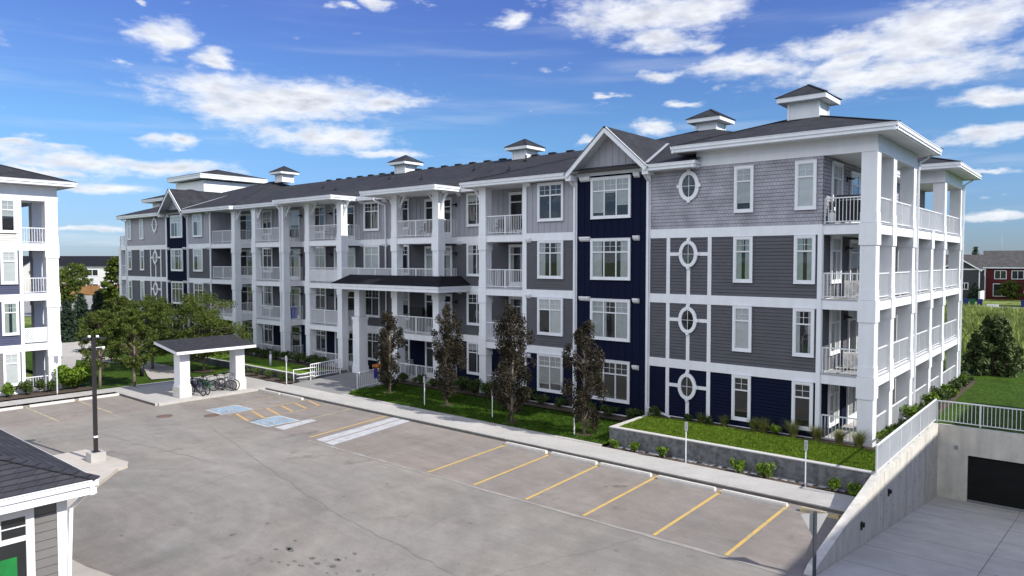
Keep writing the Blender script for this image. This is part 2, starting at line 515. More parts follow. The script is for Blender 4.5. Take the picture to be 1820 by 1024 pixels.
def asphaltmat(name, base, warm):
    m = bpy.data.materials.new(name)
    m.use_nodes = True
    t = m.node_tree
    b = t.nodes['Principled BSDF']
    b.inputs['Roughness'].default_value = 0.92
    b.inputs['Specular IOR Level'].default_value = 0.2
    c = t.nodes.new('ShaderNodeTexCoord')

    def noise(sc, det, scale=(1, 1, 1), rot=0.0, rough=0.6, dist=0.0):
        mpn = t.nodes.new('ShaderNodeMapping')
        mpn.inputs['Scale'].default_value = scale
        mpn.inputs['Rotation'].default_value = (0, 0, rot)
        t.links.new(c.outputs['Object'], mpn.inputs[0])
        n = t.nodes.new('ShaderNodeTexNoise')
        n.inputs['Scale'].default_value = sc
        n.inputs['Detail'].default_value = det
        n.inputs['Roughness'].default_value = rough
        n.inputs['Distortion'].default_value = dist
        t.links.new(mpn.outputs[0], n.inputs[0])
        return n.outputs[0]

    def mrange(v, a, bb, lo, hi):
        n = t.nodes.new('ShaderNodeMapRange')
        for k, x in zip(('From Min', 'From Max', 'To Min', 'To Max'), (a, bb, lo, hi)):
            n.inputs[k].default_value = x
        t.links.new(v, n.inputs[0])
        return n.outputs[0]

    def mul(a, bb):
        n = t.nodes.new('ShaderNodeMath')
        n.operation = 'MULTIPLY'
        t.links.new(a, n.inputs[0])
        t.links.new(bb, n.inputs[1])
        return n.outputs[0]
    v = mrange(noise(0.16, 5), 0.3, 0.7, 0.90, 1.07)                               # broad patches
    v = mul(v, mrange(noise(0.5, 6, (0.16, 1.0, 1), 0.12, dist=0.6), 0.3, 0.7, 0.87, 1.09))   # drive-lane streaks along x
    v = mul(v, mrange(noise(0.42, 6, (1.0, 0.14, 1), 0.35, dist=0.8), 0.34, 0.66, 0.91, 1.06))  # and where cars turn in
    v = mul(v, mrange(noise(1.6, 8, rough=0.75), 0.3, 0.7, 0.88, 1.10))
    v = mul(v, mrange(noise(3.2, 6, (0.3, 1.2, 1), 0.1, rough=0.7), 0.35, 0.7, 0.93, 1.05))
    v = mul(v, mrange(noise(6.0, 5, rough=0.75), 0.62, 0.76, 1.0, 0.86))
    v = mul(v, mrange(noise(28, 3, rough=0.8), 0.25, 0.75, 0.86, 1.14))            # aggregate
    v = mul(v, mrange(noise(0.8, 4, (1, 0.6, 1), 0.2), 0.655, 0.74, 1.0, 0.72))       # oil smudges
    v = mul(v, mrange(noise(0.33, 6, (0.5, 1, 1), -0.3, rough=0.75), 0.64, 0.72, 1.0, 0.8))
    # tyre arcs: rings round the turning centre
    sp = t.nodes.new('ShaderNodeVectorMath')
    sp.operation = 'DISTANCE'
    t.links.new(c.outputs['Object'], sp.inputs[0])
    sp.inputs[1].default_value = (-17.5, -23.5, 0.0)
    cb = t.nodes.new('ShaderNodeCombineXYZ')
    t.links.new(sp.outputs['Value'], cb.inputs[0])
    n = t.nodes.new('ShaderNodeTexNoise')
    n.inputs['Scale'].default_value = 1.3
    n.inputs['Detail'].default_value = 4
    t.links.new(cb.outputs[0], n.inputs[0])
    fall = mrange(sp.outputs['Value'], 6.0, 24.0, 1.0, 0.15)          # the sweeps fade away from the island
    rn = t.nodes.new('ShaderNodeMix')
    rn.data_type = 'FLOAT'
    t.links.new(fall, rn.inputs[0])
    rn.inputs[2].default_value = 1.0
    t.links.new(mrange(n.outputs[0], 0.32, 0.68, 0.87, 1.07), rn.inputs[3])
    v = mul(v, rn.outputs[0])
    rr = t.nodes.new('ShaderNodeMix')
    rr.data_type = 'RGBA'
    rr.inputs[6].default_value = (*base, 1)
    rr.inputs[7].default_value = (*warm, 1)
    t.links.new(mrange(noise(0.22, 4), 0.35, 0.65, 0, 1), rr.inputs[0])
    vm = t.nodes.new('ShaderNodeVectorMath')
    vm.operation = 'SCALE'
    t.links.new(rr.outputs[2], vm.inputs[0])
    t.links.new(v, vm.inputs['Scale'])
    t.links.new(vm.outputs[0], b.inputs['Base Color'])
    bp_ = t.nodes.new('ShaderNodeBump')
    bp_.inputs['Strength'].default_value = 0.35
    bp_.inputs['Distance'].default_value = 0.02
    t.links.new(noise(60, 3), bp_.inputs['Height'])
    t.links.new(bp_.outputs[0], b.inputs['Normal'])
    return m


asph = asphaltmat('worn_asphalt', (0.247, 0.234, 0.213), (0.263, 0.242, 0.213))
asph2 = asphaltmat('stall_asphalt', (0.240, 0.218, 0.199), (0.260, 0.228, 0.200))
seamm = mat('crack_filler_and_dust', (0.30, 0.28, 0.26), 0.9, 0.15, 3)

# ------------------------------------------------------------------ mesh builder
class MB:
    def __init__(s):
        s.v, s.f, s.m, s.sm = [], [], [], []

    def face(s, pts, mi=0, smooth=False):
        i = len(s.v)
        s.v.extend([tuple(p) for p in pts])
        s.f.append(tuple(range(i, i + len(pts))))
        s.m.append(mi)
        s.sm.append(smooth)

    def box(s, x0, x1, y0, y1, z0, z1, mi=0):
        if x0 > x1: x0, x1 = x1, x0
        if y0 > y1: y0, y1 = y1, y0
        if z0 > z1: z0, z1 = z1, z0
        i = len(s.v)
        s.v.extend([(x0, y0, z0), (x1, y0, z0), (x1, y1, z0), (x0, y1, z0), (x0, y0, z1), (x1, y0, z1), (x1, y1, z1), (x0, y1, z1)])
        for q in ((0, 3, 2, 1), (4, 5, 6, 7), (0, 1, 5, 4), (1, 2, 6, 5), (2, 3, 7, 6), (3, 0, 4, 7)):
            s.f.append(tuple(i + k for k in q))
            s.m.append(mi)
            s.sm.append(False)
        return s

    def beam(s, p0, p1, w, h, mi=0, up=(0, 0, 1)):
        a = np.array(p0, float); b = np.array(p1, float)
        d = b - a; d /= np.linalg.norm(d)
        u = np.array(up, float)
        if abs(d @ u) > 0.99: u = np.array((0, 1.0, 0))
        r = np.cross(d, u); r /= np.linalg.norm(r)
        u = np.cross(r, d)
        i = len(s.v)
        for e in (a, b):
            for q, t in ((-1, -1), (1, -1), (1, 1), (-1, 1)):
                s.v.append(tuple(e + r * q * w / 2 + u * t * h / 2))
        for q in ((0, 1, 2, 3), (7, 6, 5, 4), (0, 4, 5, 1), (1, 5, 6, 2), (2, 6, 7, 3), (3, 7, 4, 0)):
            s.f.append(tuple(i + k for k in q)); s.m.append(mi); s.sm.append(False)
        return s

    def tube(s, pts, rad, n=8, mi=0, caps=True):
        P = [np.array(p, float) for p in pts]
        rad = rad if hasattr(rad, '__len__') else [rad] * len(P)
        i0 = len(s.v)
        for k, p in enumerate(P):
            d = P[min(k + 1, len(P) - 1)] - P[max(k - 1, 0)]
            d /= np.linalg.norm(d)
            u = np.array((0, 0, 1.0)) if abs(d[2]) < 0.9 else np.array((1.0, 0, 0))
            r = np.cross(d, u); r /= np.linalg.norm(r); u = np.cross(r, d)
            for j in range(n):
                t = 2 * pi * j / n
                s.v.append(tuple(p + rad[k] * (r * cos(t) + u * sin(t))))
        for k in range(len(P) - 1):
            for j in range(n):
                a = i0 + k * n + j; b = i0 + k * n + (j + 1) % n
                s.f.append((a, a + n, b + n, b)); s.m.append(mi); s.sm.append(True)
        if caps:
            s.f.append(tuple(i0 + j for j in range(n))); s.m.append(mi); s.sm.append(False)
            k = i0 + (len(P) - 1) * n
            s.f.append(tuple(k + n - 1 - j for j in range(n))); s.m.append(mi); s.sm.append(False)
        return s

    def prism(s, poly, z0, z1, mi=0, mtop=None):
        n = len(poly)
        i = len(s.v)
        s.v.extend([(x, y, z0) for x, y in poly]); s.v.extend([(x, y, z1) for x, y in poly])
        s.f.append(tuple(i + n + k for k in range(n))); s.m.append(mi if mtop is None else mtop); s.sm.append(False)
        s.f.append(tuple(i + n - 1 - k for k in range(n))); s.m.append(mi); s.sm.append(False)
        for k in range(n):
            a, b = i + k, i + (k + 1) % n
            s.f.append((a, b, b + n, a + n)); s.m.append(mi); s.sm.append(False)
        return s

    def torus(s, c, ax, R_, r, n=20, k=6, mi=0):
        """ring of radius R_ round point c with axis ax"""
        ax = np.array(ax, float); ax /= np.linalg.norm(ax)
        u = np.array((0, 0, 1.0)) if abs(ax[2]) < 0.9 else np.array((1.0, 0, 0))
        e1 = np.cross(ax, u); e1 /= np.linalg.norm(e1); e2 = np.cross(ax, e1)
        i0 = len(s.v)
        for a in range(n):
            t = 2 * pi * a / n
            d = e1 * cos(t) + e2 * sin(t)
            for b in range(k):
                q = 2 * pi * b / k
                s.v.append(tuple(np.array(c) + d * (R_ + r * cos(q)) + ax * r * sin(q)))
        for a in range(n):
            for b in range(k):
                s.f.append((i0 + a * k + b, i0 + ((a + 1) % n) * k + b, i0 + ((a + 1) % n) * k + (b + 1) % k, i0 + a * k + (b + 1) % k))
                s.m.append(mi); s.sm.append(True)
        return s

    def mesh(s, name, mats):
        me = bpy.data.meshes.new(name)
        me.from_pydata(s.v, [], s.f)
        for m_ in (mats if isinstance(mats, (list, tuple)) else [mats]):
            me.materials.append(m_)
        me.polygons.foreach_set('material_index', s.m)
        me.polygons.foreach_set('use_smooth', s.sm)
        me.update()
        return me

    def build(s, name, mats, parent=None, loc=None):
        o = bpy.data.objects.new(name, s.mesh(name, mats))
        COL.objects.link(o)
        if parent is not None: o.parent = parent
        if loc is not None: o.location = loc
        return o


def thing(name, label, cat, loc=(0, 0, 0), rz=0.0, group=None):
    o = bpy.data.objects.new(name, None)
    COL.objects.link(o)
    o.empty_display_size = 0.3
    o.location = loc
    o.rotation_euler = (0, 0, rz)
    o['label'] = label
    o['category'] = cat
    if group: o['group'] = group
    return o


def tag(o, label, cat, group=None):
    o['label'] = label
    o['category'] = cat
    if group: o['group'] = group
    return o


def struct(name, mb, mats, label=None):
    o = mb.build(name, mats)
    o['kind'] = 'structure'
    return o


def copy_tree(o, parent=None):
    c = o.copy()
    COL.objects.link(c)
    if parent is not None: c.parent = parent
    for ch in list(o.children): copy_tree(ch, c)
    return c


# ------------------------------------------------------------------ the setting
GZ = -0.45                                     # asphalt level


def rects(mb, z, xs, ys, hole, mi=0):
    """sheet of rectangles with the cells in hole left out"""
    for i in range(len(xs) - 1):
        for j in range(len(ys) - 1):
            if hole(0.5 * (xs[i] + xs[i + 1]), 0.5 * (ys[j] + ys[j + 1])): continue
            mb.face([(xs[i], ys[j], z), (xs[i + 1], ys[j], z), (xs[i + 1], ys[j + 1], z), (xs[i], ys[j + 1], z)], mi)


RX0, RX1, RY0, RY1 = 1.3, 7.6, -11.3, 6.0        # ramp well
in_ramp = lambda x, y: RX0 < x < RX1 and RY0 < y < RY1
g = MB()
rects(g, GZ - 0.06, [-4000, -300, -80, RX0, RX1, 80, 300, 4000], [-4000, -300, -60, RY0, RY1, 60, 300, 4000], in_ramp)
struct('ground', g, fieldm)
g = MB()
rects(g, GZ, [-40.2, -20, RX0, RX1, 9.5], [-75, -30, -11.65, RY0], lambda x, y: in_ramp(x, y))
rects(g, GZ, [RX1, 9.5], [RY0, 9], lambda x, y: False)
rects(g, GZ, [-150, -40.2], [-160, -75, -36], lambda x, y: False)  # this sheet and the next: unseen asphalt added to grey the window reflections
rects(g, GZ, [-40.2, 40], [-160, -75], lambda x, y: False)
struct('parking_lot', g, asph)
g = MB()
rects(g, GZ + 0.004, [-34.2, RX0 - 0.25], [-11.62, -5.85], lambda x, y: False)
rects(g, GZ + 0.004, [-40.0, -33.9], [-32, -12.75], lambda x, y: False)
struct('parking_stalls', g, asph2)
# dusty seam between stalls and drive lane: an uneven ribbon
random.seed(4)
g = MB()
px_, w0 = -21.0, 0.05
y0 = -11.63
while px_ < 1.0:
    nx = px_ + random.uniform(0.4, 0.9)
    w1 = random.uniform(0.03, 0.10)
    y1 = -11.63 + random.uniform(-0.03, 0.03)
    g.face([(px_, y0 - w0, GZ + 0.009), (nx, y1 - w1, GZ + 0.009), (nx, y1 + w1, GZ + 0.009), (px_, y0 + w0, GZ + 0.009)])
    px_, w0, y0 = nx, w1, y1
struct('pavement_seam', g, seamm)
# oil drips on the lane
g = MB()
random.seed(11)
spots = [(random.gauss(-9.6, 1.0), random.gauss(-19.3, 0.55), random.uniform(0.04, 0.14)) for _ in range(26)]
spots += [(random.uniform(-16, -2), random.uniform(-22, -13), random.uniform(0.03, 0.09)) for _ in range(26)]
spots += [(-6.6, -8.2, 0.22), (-6.4, -8.0, 0.12), (-3.7, -19.7, 0.3), (-3.2, -19.2, 0.2), (-30.2, -8.2, 0.14), (-6.9, -8.5, 0.1)]
for x, y, r in spots:
    n = 9
    ph = random.uniform(0, 3)
    g.face([(x + r * random.uniform(0.6, 1.15) * cos(2 * pi * k / n), y + 0.7 * r * random.uniform(0.6, 1.15) * sin(2 * pi * k / n), GZ + 0.0095) for k in range(n)])
struct('oil_stains', g, mat('oil_stain', (0.145, 0.14, 0.13), 0.8, 0.3, 6))

# hairline cracks and an old patch seam
g = MB()
random.seed(9)
for (x0_, y0_, x1_, y1_, w_) in ((-27, -13.2, -12.5, -16.5, 0.018), (-12.5, -16.5, -3, -17.6, 0.014), (-20, -12.0, -17.5, -20.5, 0.014), (-9.5, -11.7, -8.6, -17.2, 0.014), (-31, -17.5, -21, -16.2, 0.016), (-3.5, -12.0, -5.2, -16.8, 0.014)):
    n_ = 26
    px_, py_ = x0_, y0_
    for k in range(1, n_ + 1):
        t_ = k / n_
        qx, qy = x0_ + (x1_ - x0_) * t_ + random.uniform(-0.07, 0.07), y0_ + (y1_ - y0_) * t_ + random.uniform(-0.07, 0.07)
        d_ = math.hypot(qx - px_, qy - py_); ux, uy = -(qy - py_) / d_, (qx - px_) / d_
        ww = w_ * random.uniform(0.25, 0.9)
        g.face([(px_ + ux * ww, py_ + uy * ww, GZ + 0.0085), (px_ - ux * ww, py_ - uy * ww, GZ + 0.0085), (qx - ux * ww, qy - uy * ww, GZ + 0.0085), (qx + ux * ww, qy + uy * ww, GZ + 0.0085)])
        px_, py_ = qx, qy
struct('pavement_cracks', g, mat('filled_crack', (0.215, 0.205, 0.19), 0.9, 0.3, 5))

# painted markings
MZ = GZ + 0.0125


def line(mb, x0, y0, x1, y1, w, mi=0):
    d = math.hypot(x1 - x0, y1 - y0)
    nx_, ny_ = -(y1 - y0) / d * w / 2, (x1 - x0) / d * w / 2
    mb.face([(x0 + nx_, y0 + ny_, MZ), (x0 - nx_, y0 - ny_, MZ), (x1 - nx_, y1 - ny_, MZ), (x1 + nx_, y1 + ny_, MZ)], mi)


g = MB()
for xa, xb in ((-13.55, -13.14), (-11.08, -10.70), (-8.62, -8.24), (-6.06, -5.82), (-3.44, -3.27), (-1.10, -1.00)):
    line(g, xa, -6.15, xb, -11.5, 0.115)
line(g, -22.26, -5.95, -21.42, -11.29, 0.12)
line(g, -25.2, -6.0, -24.75, -9.0, 0.10, 1)
for yy in (-15.05, -17.63, -20.2, -22.8, -25.4):
    line(g, -39.6, yy, -34.1, yy - 0.04, 0.12, 1)
line(g, -31.3, -10.7, -31.7, -6.2, 0.10, 1)
line(g, -28.9, -11.35, -29.3, -6.15, 0.10, 1)
line(g, -26.6, -11.4, -27.2, -6.15, 0.10, 1)
for k in range(6):
    yb = -11.0 + k * 0.92
    line(g, -28.85 - 0.03 * k, yb + 0.15, -26.75 - 0.05 * k, yb - 0.35, 0.15, 2)
struct('parking_lines', g, [yellow, yelfade, orangep])
g = MB()
# crosswalk band: two broad white bars with the seam between
for a, b in (((-20.85, -11.33), (-20.2, -11.38)), ((-20.1, -11.39), (-19.4, -11.43))):
    k0 = (a[0] + 20.85) / 1.45; k1 = (b[0] + 20.85) / 1.45
    ta = (-21.72 + k0 * 1.35, -5.95); tb = (-21.72 + k1 * 1.35, -5.95)
    g.face([(a[0], a[1], MZ), (b[0], b[1], MZ), (tb[0], tb[1], MZ), (ta[0], ta[1], MZ)])
g.face([(-24.45, -11.25, MZ), (-23.65, -11.25, MZ), (-24.15, -9.0, MZ), (-24.75, -9.0, MZ)])
struct('crosswalk', g, whitep)
for cx_, cy_ in ((-30.15, -10.55), (-25.75, -10.5)):
    g = MB()
    z = MZ
    for k, (h, mi) in enumerate(((0.95, 0), (0.80, 1))):
        g.face([(cx_ - h, cy_ - h, z + 0.003 * k), (cx_ + h, cy_ - h, z + 0.003 * k), (cx_ + h, cy_ + h, z + 0.003 * k), (cx_ - h, cy_ + h, z + 0.003 * k)], mi)
    # seated figure with wheel
    zz = z + 0.007
    def stroke(pts, w):
        for (xa, ya), (xb, yb) in zip(pts[:-1], pts[1:]):
            d = math.hypot(xb - xa, yb - ya); nx_, ny_ = -(yb - ya) / d * w / 2, (xb - xa) / d * w / 2
            g.face([(xa + nx_, ya + ny_, zz), (xa - nx_, ya - ny_, zz), (xb - nx_, yb - ny_, zz), (xb + nx_, yb + ny_, zz)], 0)
    # drawn with its head towards +y, so it reads from the lane
    def pt(u, v): return (cx_ + u, cy_ + v)
    stroke([pt(-0.12, 0.32), pt(-0.08, -0.05), pt(0.24, -0.05), pt(0.38, -0.45), pt(0.5, -0.42)], 0.10)
    stroke([pt(-0.1, 0.15), pt(0.2, 0.15)], 0.08)
    stroke([pt(0.02 + 0.36 * cos(t), -0.25 + 0.36 * sin(t)) for t in np.linspace(2.3, 6.3, 14)], 0.085)
    g.face([(cx_ - 0.12 + 0.1 * cos(2 * pi * k / 12), cy_ + 0.46 + 0.1 * sin(2 * pi * k / 12), zz) for k in range(12)], 0)
    o = struct('accessible_parking_symbol', g, [whitep, bluep])

# kerb, sidewalk, slab
g = MB()
g.box(-34.2, 1.05, -5.95, -5.80, GZ - 0.3, -0.30, 0)
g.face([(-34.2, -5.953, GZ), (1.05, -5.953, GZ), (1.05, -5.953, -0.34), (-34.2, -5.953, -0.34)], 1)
g.box(-34.35, -34.2, -12.6, -5.80, GZ - 0.3, -0.30, 0)
g.box(-39.95, -34.35, -12.75, -12.6, GZ - 0.3, -0.30, 0)
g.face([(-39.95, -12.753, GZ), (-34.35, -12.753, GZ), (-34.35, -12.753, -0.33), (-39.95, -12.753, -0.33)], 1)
g.box(-40.1, -39.95, -34, -12.6, GZ - 0.3, -0.30, 0)
struct('kerb', g, [kerbm, kerbface])
random.seed(3)
g = MB()


def slabs(mb, x0, x1, y0, y1, z, n, axis='x', mi=0, gap=0.018):
    for k in range(n):
        if axis == 'x':
            a = x0 + (x1 - x0) * k / n; b = x0 + (x1 - x0) * (k + 1) / n
            mb.box(a + gap / 2, b - gap / 2, y0, y1, z - 0.12, z + random.uniform(-0.003, 0.003), mi)
        else:
            a = y0 + (y1 - y0) * k / n; b = y0 + (y1 - y0) * (k + 1) / n
            mb.box(x0, x1, a + gap / 2, b - gap / 2, z - 0.12, z + random.uniform(-0.003, 0.003), mi)


slabs(g, -34.2, 1.05, -5.80, -4.30, -0.295, 20)
g.box(-34.2, 1.05, -5.80, -4.30, -0.6, -0.32, 1)
slabs(g, -41.5, -39.95, -34.0, -12.6, -0.295, 12, 'y')
g.box(-41.5, -40.0, -34.0, -12.6, -0.6, -0.32, 1)
struct('sidewalk', g, [conc, kerbm])
g = MB()
for i in range(3):
    for j in range(4):
        g.box(-39.95 + i * 1.87 + 0.008, -39.95 + (i + 1) * 1.87 - 0.008, -12.6 + j * 2.03 + 0.008, -12.6 + (j + 1) * 2.03 - 0.008, -0.42, -0.293)
g.box(-39.9, -34.4, -12.55, -4.5, -0.6, -0.32)
g.box(-42.5, -39.95, -8.4, -4.5, -0.6, -0.296)
g.box(-41.5, -39.95, -12.6, -8.4, -0.6, -0.297)
g.box(-34.35, -34.2, -5.80, -4.5, -0.6, -0.296)
struct('bike_slab', g, conc)


def ribbon(mb, pts, ws, z, mi=0, dz=None):
    for k in range(len(pts) - 1):
        q = []
        for e, sgn in ((k, 1), (k, -1), (k + 1, -1), (k + 1, 1)):
            a = pts[max(e - 1, 0)]; b = pts[min(e + 1, len(pts) - 1)]
            d = math.hypot(b[0] - a[0], b[1] - a[1])
            q.append((pts[e][0] - sgn * (b[1] - a[1]) / d * ws[e] / 2, pts[e][1] + sgn * (b[0] - a[0]) / d * ws[e] / 2, z))
        mb.face(q, mi)


# the lawns: gently uneven sheets
def sheet(name, poly, zf, m, step=0.8):
    """polygon filled with a grid whose height follows zf"""
    xs = [p[0] for p in poly]; ys = [p[1] for p in poly]
    nx = max(2, int((max(xs) - min(xs)) / step)); 
    mb = MB()
    # poly given as two chains (front, back) of equal length in x order
    return mb


def strip_sheet(front, back, zf, m, name, n=6):
    """sheet between two chains of points"""
    mb = MB()
    rows = []
    for (xa, ya), (xb, yb) in zip(front, back):
        rows.append([(xa + (xb - xa) * t / n, ya + (yb - ya) * t / n) for t in range(n + 1)])
    for r0, r1 in zip(rows[:-1], rows[1:]):
        for k in range(n):
            q = [r0[k], r1[k], r1[k + 1], r0[k + 1]]
            mb.face([(x, y, zf(x, y)) for x, y in q], 0, True)
    o = struct(name, mb, m)
    return o


rng = random.Random(8)
zl = lambda x, y: -0.27 + 0.36 * max(0, min(1, (y + 4.3) / 4.6)) + 0.015 * sin(x * 1.3) * cos(y * 2.1)
fx = [-28.6 + i * 0.94 for i in range(21)]
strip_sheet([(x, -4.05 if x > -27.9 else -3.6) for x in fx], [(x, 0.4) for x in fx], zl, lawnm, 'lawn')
g = MB()                                             # concrete mow strip
slabs(g, -28.6, -9.9, -4.3, -4.05, -0.275, 9, gap=0.01)
struct('mow_strip', g, kerbm)
zr = lambda x, y: 0.40 + 0.10 * max(0, min(1, (y + 3.4) / 3.4)) + 0.012 * sin(x * 1.7) * cos(y * 2.3)
fx = [-9.6 + i * 0.71 for i in range(16)]
strip_sheet([(x, -3.42) for x in fx], [(x, -0.55) for x in fx], zr, lawnyel, 'raised_lawn')
g = MB()
rects(g, 0.47, [-9.6, 1.05], [-0.6, 0.05], lambda x, y: False)
rects(g, 0.44, [0.0, 0.9], [0.05, 21.0], lambda x, y: False)
rects(g, -0.38, [-9.8, 1.05], [-4.30, -3.60], lambda x, y: False)
rects(g, 0.10, [-17.5, -9.9], [-0.95, 0.05], lambda x, y: False)
rects(g, 0.10, [-28.3, -17.5], [-0.75, 0.3], lambda x, y: False)
rects(g, -0.26, [-42.2, -34.3], [-4.5, -3.5], lambda x, y: False)
rects(g, 0.22, [-49.5, -34.0], [-0.75, 0.1], lambda x, y: False)
rects(g, -0.22, [-43.2, -41.5], [-34, -13.3], lambda x, y: False)
struct('planting_bed', g, mulch)
g = MB()                                             # fabric edge showing along the wall foot
random.seed(6)
for k in range(30):
    x = -9.6 + k * 0.35 + random.uniform(-0.1, 0.1)
    g.face([(x, -3.61, -0.37 + 0.04), (x + random.uniform(0.15, 0.4), -3.62, -0.37 + 0.03), (x + random.uniform(0.1, 0.3), -3.75 - random.uniform(0, 0.08), -0.37), (x - 0.05, -3.72, -0.372)])
struct('landscape_fabric_edge', g, soilrim)
# lawn left of the entry, behind its low wall
zb = lambda x, y: 0.16 + 0.06 * max(0, min(1, (y + 3.2) / 3.0))
fx = [-52.0 + i * 0.9 for i in range(20)] + [-34.2]
strip_sheet([(x, -3.35) for x in fx], [(x, -0.7) for x in fx], zb, lawnyel, 'lawn')
# the green between the two buildings
zz_ = lambda x, y: -0.27 + 0.02 * sin(x * 0.7) * cos(y * 0.9) + 0.05 * max(0, min(1, (-42 - x) / 20))
fx = [-41.5 - i * 2.6 for i in range(22)]
strip_sheet([(x, -13.4 - 0.0 * i) for i, x in enumerate(fx)], [(x, -3.5 if x > -52 else (-0.2 if x > -70 else 14)) for x in fx], zz_, lawnm, 'lawn', 10)
g = MB()
ribbon(g, [(-42.0, -8.6), (-43.5, -8.0), (-47.5, -6.9), (-52.0, -6.9), (-57.0, -8.2), (-61.5, -8.1), (-67.0, -5.6), (-75.0, -4.2), (-85.0, -3.0)], [2.0, 2.4, 1.9, 1.8, 2.2, 3.6, 3.4, 3.0, 2.6], -0.20)
ribbon(g, [(-47.0, -13.2), (-53.0, -11.5), (-59.0, -9.6)], [1.5, 1.6, 2.0], -0.204)
struct('path', g, concpath)

# entry walk between sidewalk and doors
g = MB()
g.face([(-34.0, -4.3, -0.29), (-28.5, -4.3, -0.29), (-27.9, 0.1, 0.10), (-33.2, 0.1, 0.10)])
g.face([(-33.2, 0.1, 0.10), (-27.9, 0.1, 0.10), (-27.9, 1.75, 0.10), (-33.2, 1.75, 0.10)])
for (xa, ya), (xb, yb) in (((-34.0, -4.3), (-33.2, 0.1)), ((-28.5, -4.3), (-27.9, 0.1))):
    g.face([(xa, ya, -0.7), (xb, yb, -0.7), (xb, yb, 0.10), (xa, ya, -0.29)])
struct('entry_walk', g, mat('shaded_entry_concrete', (0.24, 0.235, 0.23), 0.9, 0.1, 2, 0.2, 60, big=0.12))  # grey concrete, darkened further to stand in for the canopy's shade

# ramp to the underground garage
rz_ = lambda y: -0.46 - 0.131 * (y - RY0)
g = MB()
yy = RY0
for k in range(7):
    y1 = RY0 + (RY1 - RY0) * (k + 1) / 7
    for xa, xb in ((RX0, 4.4), (4.4, RX1)):
        g.face([(xa + 0.008, yy + 0.014, rz_(yy + 0.014)), (xb - 0.008, yy + 0.014, rz_(yy + 0.014)), (xb - 0.008, y1 - 0.014, rz_(y1 - 0.014)), (xa + 0.008, y1 - 0.014, rz_(y1 - 0.014))])
    yy = y1
g.face([(RX0, RY0, rz_(RY0) - 0.02), (RX1, RY0, rz_(RY0) - 0.02), (RX1, RY1, rz_(RY1) - 0.02), (RX0, RY1, rz_(RY1) - 0.02)], 1)
g.box(1.9, RX1, RY1 - 0.75, RY1 - 0.62, rz_(RY1) - 0.05, rz_(RY1 - 0.6) + 0.006, 2)       # trench drain
struct('ramp', g, [ramp_conc, kerbface, black])
# ground behind the ramp
g = MB()
rects(g, 0.46, [1.05, 9.5, 60], [6.25, 33], lambda x, y: False)
rects(g, 0.45, [-1.9, 1.05], [21.0, 33], lambda x, y: False)
rects(g, 0.451, [0.9, 1.05], [6.25, 21.0], lambda x, y: False)
o = struct('lawn', g, lawnm)
# island by the clubhouse
g = MB()
isl = [(-26.6, -19.0), (-24.5, -18.75), (-23.2, -18.6), (-22.75, -18.8), (-22.6, -19.2), (-20.2, -21.2), (-17.8, -22.9), (-16.3, -23.7), (-13.6, -23.45), (-10.9, -22.9), (-8.9, -23.6), (-8.6, -27), (-8.6, -34), (-21, -34), (-26.6, -27)]
g.prism(isl, GZ - 0.2, GZ + 0.13)
struct('kerbed_island', g, mat('tan_concrete', (0.46, 0.42, 0.365), 0.9, 0.08, 2.5, 0.2, 60, big=0.08))
g = MB()
ribbon(g, [(-7, 112), (-14, 112), (-40, 112), (60, 112)], [5, 5, 5, 5], -0.40)
g2 = MB()
g2.face([(-60, 116, -0.38), (80, 116, -0.38), (80, 122, -0.38), (-60, 122, -0.38)])
struct('lane', g2, gravel)
g = MB()
g.face([(-190, -10, -0.40), (-130, -32, -0.40), (-100, 40, -0.40), (-165, 75, -0.40)])
struct('road', g, mat('pale_road', (0.27, 0.26, 0.25), 0.95, 0.1, 0.6))

# ------------------------------------------------------------------ building kit
# wall frames: origin, along-direction, outward normal
FRAMES = {}


class Fr:
    def __init__(s, ox, oy, rz):
        s.o = (ox, oy); s.rz = rz
        s.t = (cos(rz), sin(rz)); s.n = (sin(rz), -cos(rz))

    def p(s, u, w, z):                     # u along, w outward
        return (s.o[0] + s.t[0] * u + s.n[0] * w, s.o[1] + s.t[1] * u + s.n[1] * w, z)

    def box(s, mb, u0, u1, w0, w1, z0, z1, mi=0):
        i = len(mb.v)
        for z in (z0, z1):
            for u, w in ((u0, w0), (u0, w1), (u1, w1), (u1, w0)):
                mb.v.append(s.p(u, w, z))
        for q in ((0, 1, 2, 3), (7, 6, 5, 4), (0, 4, 5, 1), (1, 5, 6, 2), (2, 6, 7, 3), (3, 7, 4, 0)):
            mb.f.append(tuple(i + k for k in q)); mb.m.append(mi); mb.sm.append(False)


def lap_wall(mb, fr, u0, u1, z0, z1, lap=0.15, d=0.024, mi=0, gap=0.016):
    """overlapping boards, each with an open drip gap beneath its lower edge"""
    z = z0
    mb.face([fr.p(u0, -0.025, z0), fr.p(u1, -0.025, z0), fr.p(u1, -0.025, z1), fr.p(u0, -0.025, z1)], mi)
    while z < z1 - 1e-4:
        zt = min(z + lap, z1)
        zf = zt - gap if zt < z1 - 1e-4 else zt
        mb.face([fr.p(u0, d, z), fr.p(u1, d, z), fr.p(u1, 0.004, zf), fr.p(u0, 0.004, zf)], mi)
        mb.face([fr.p(u0, -0.024, z), fr.p(u1, -0.024, z), fr.p(u1, d, z), fr.p(u0, d, z)], mi)
        mb.face([fr.p(u0, 0.004, zf), fr.p(u1, 0.004, zf), fr.p(u1, -0.024, zf), fr.p(u0, -0.024, zf)], mi)
        z = zt


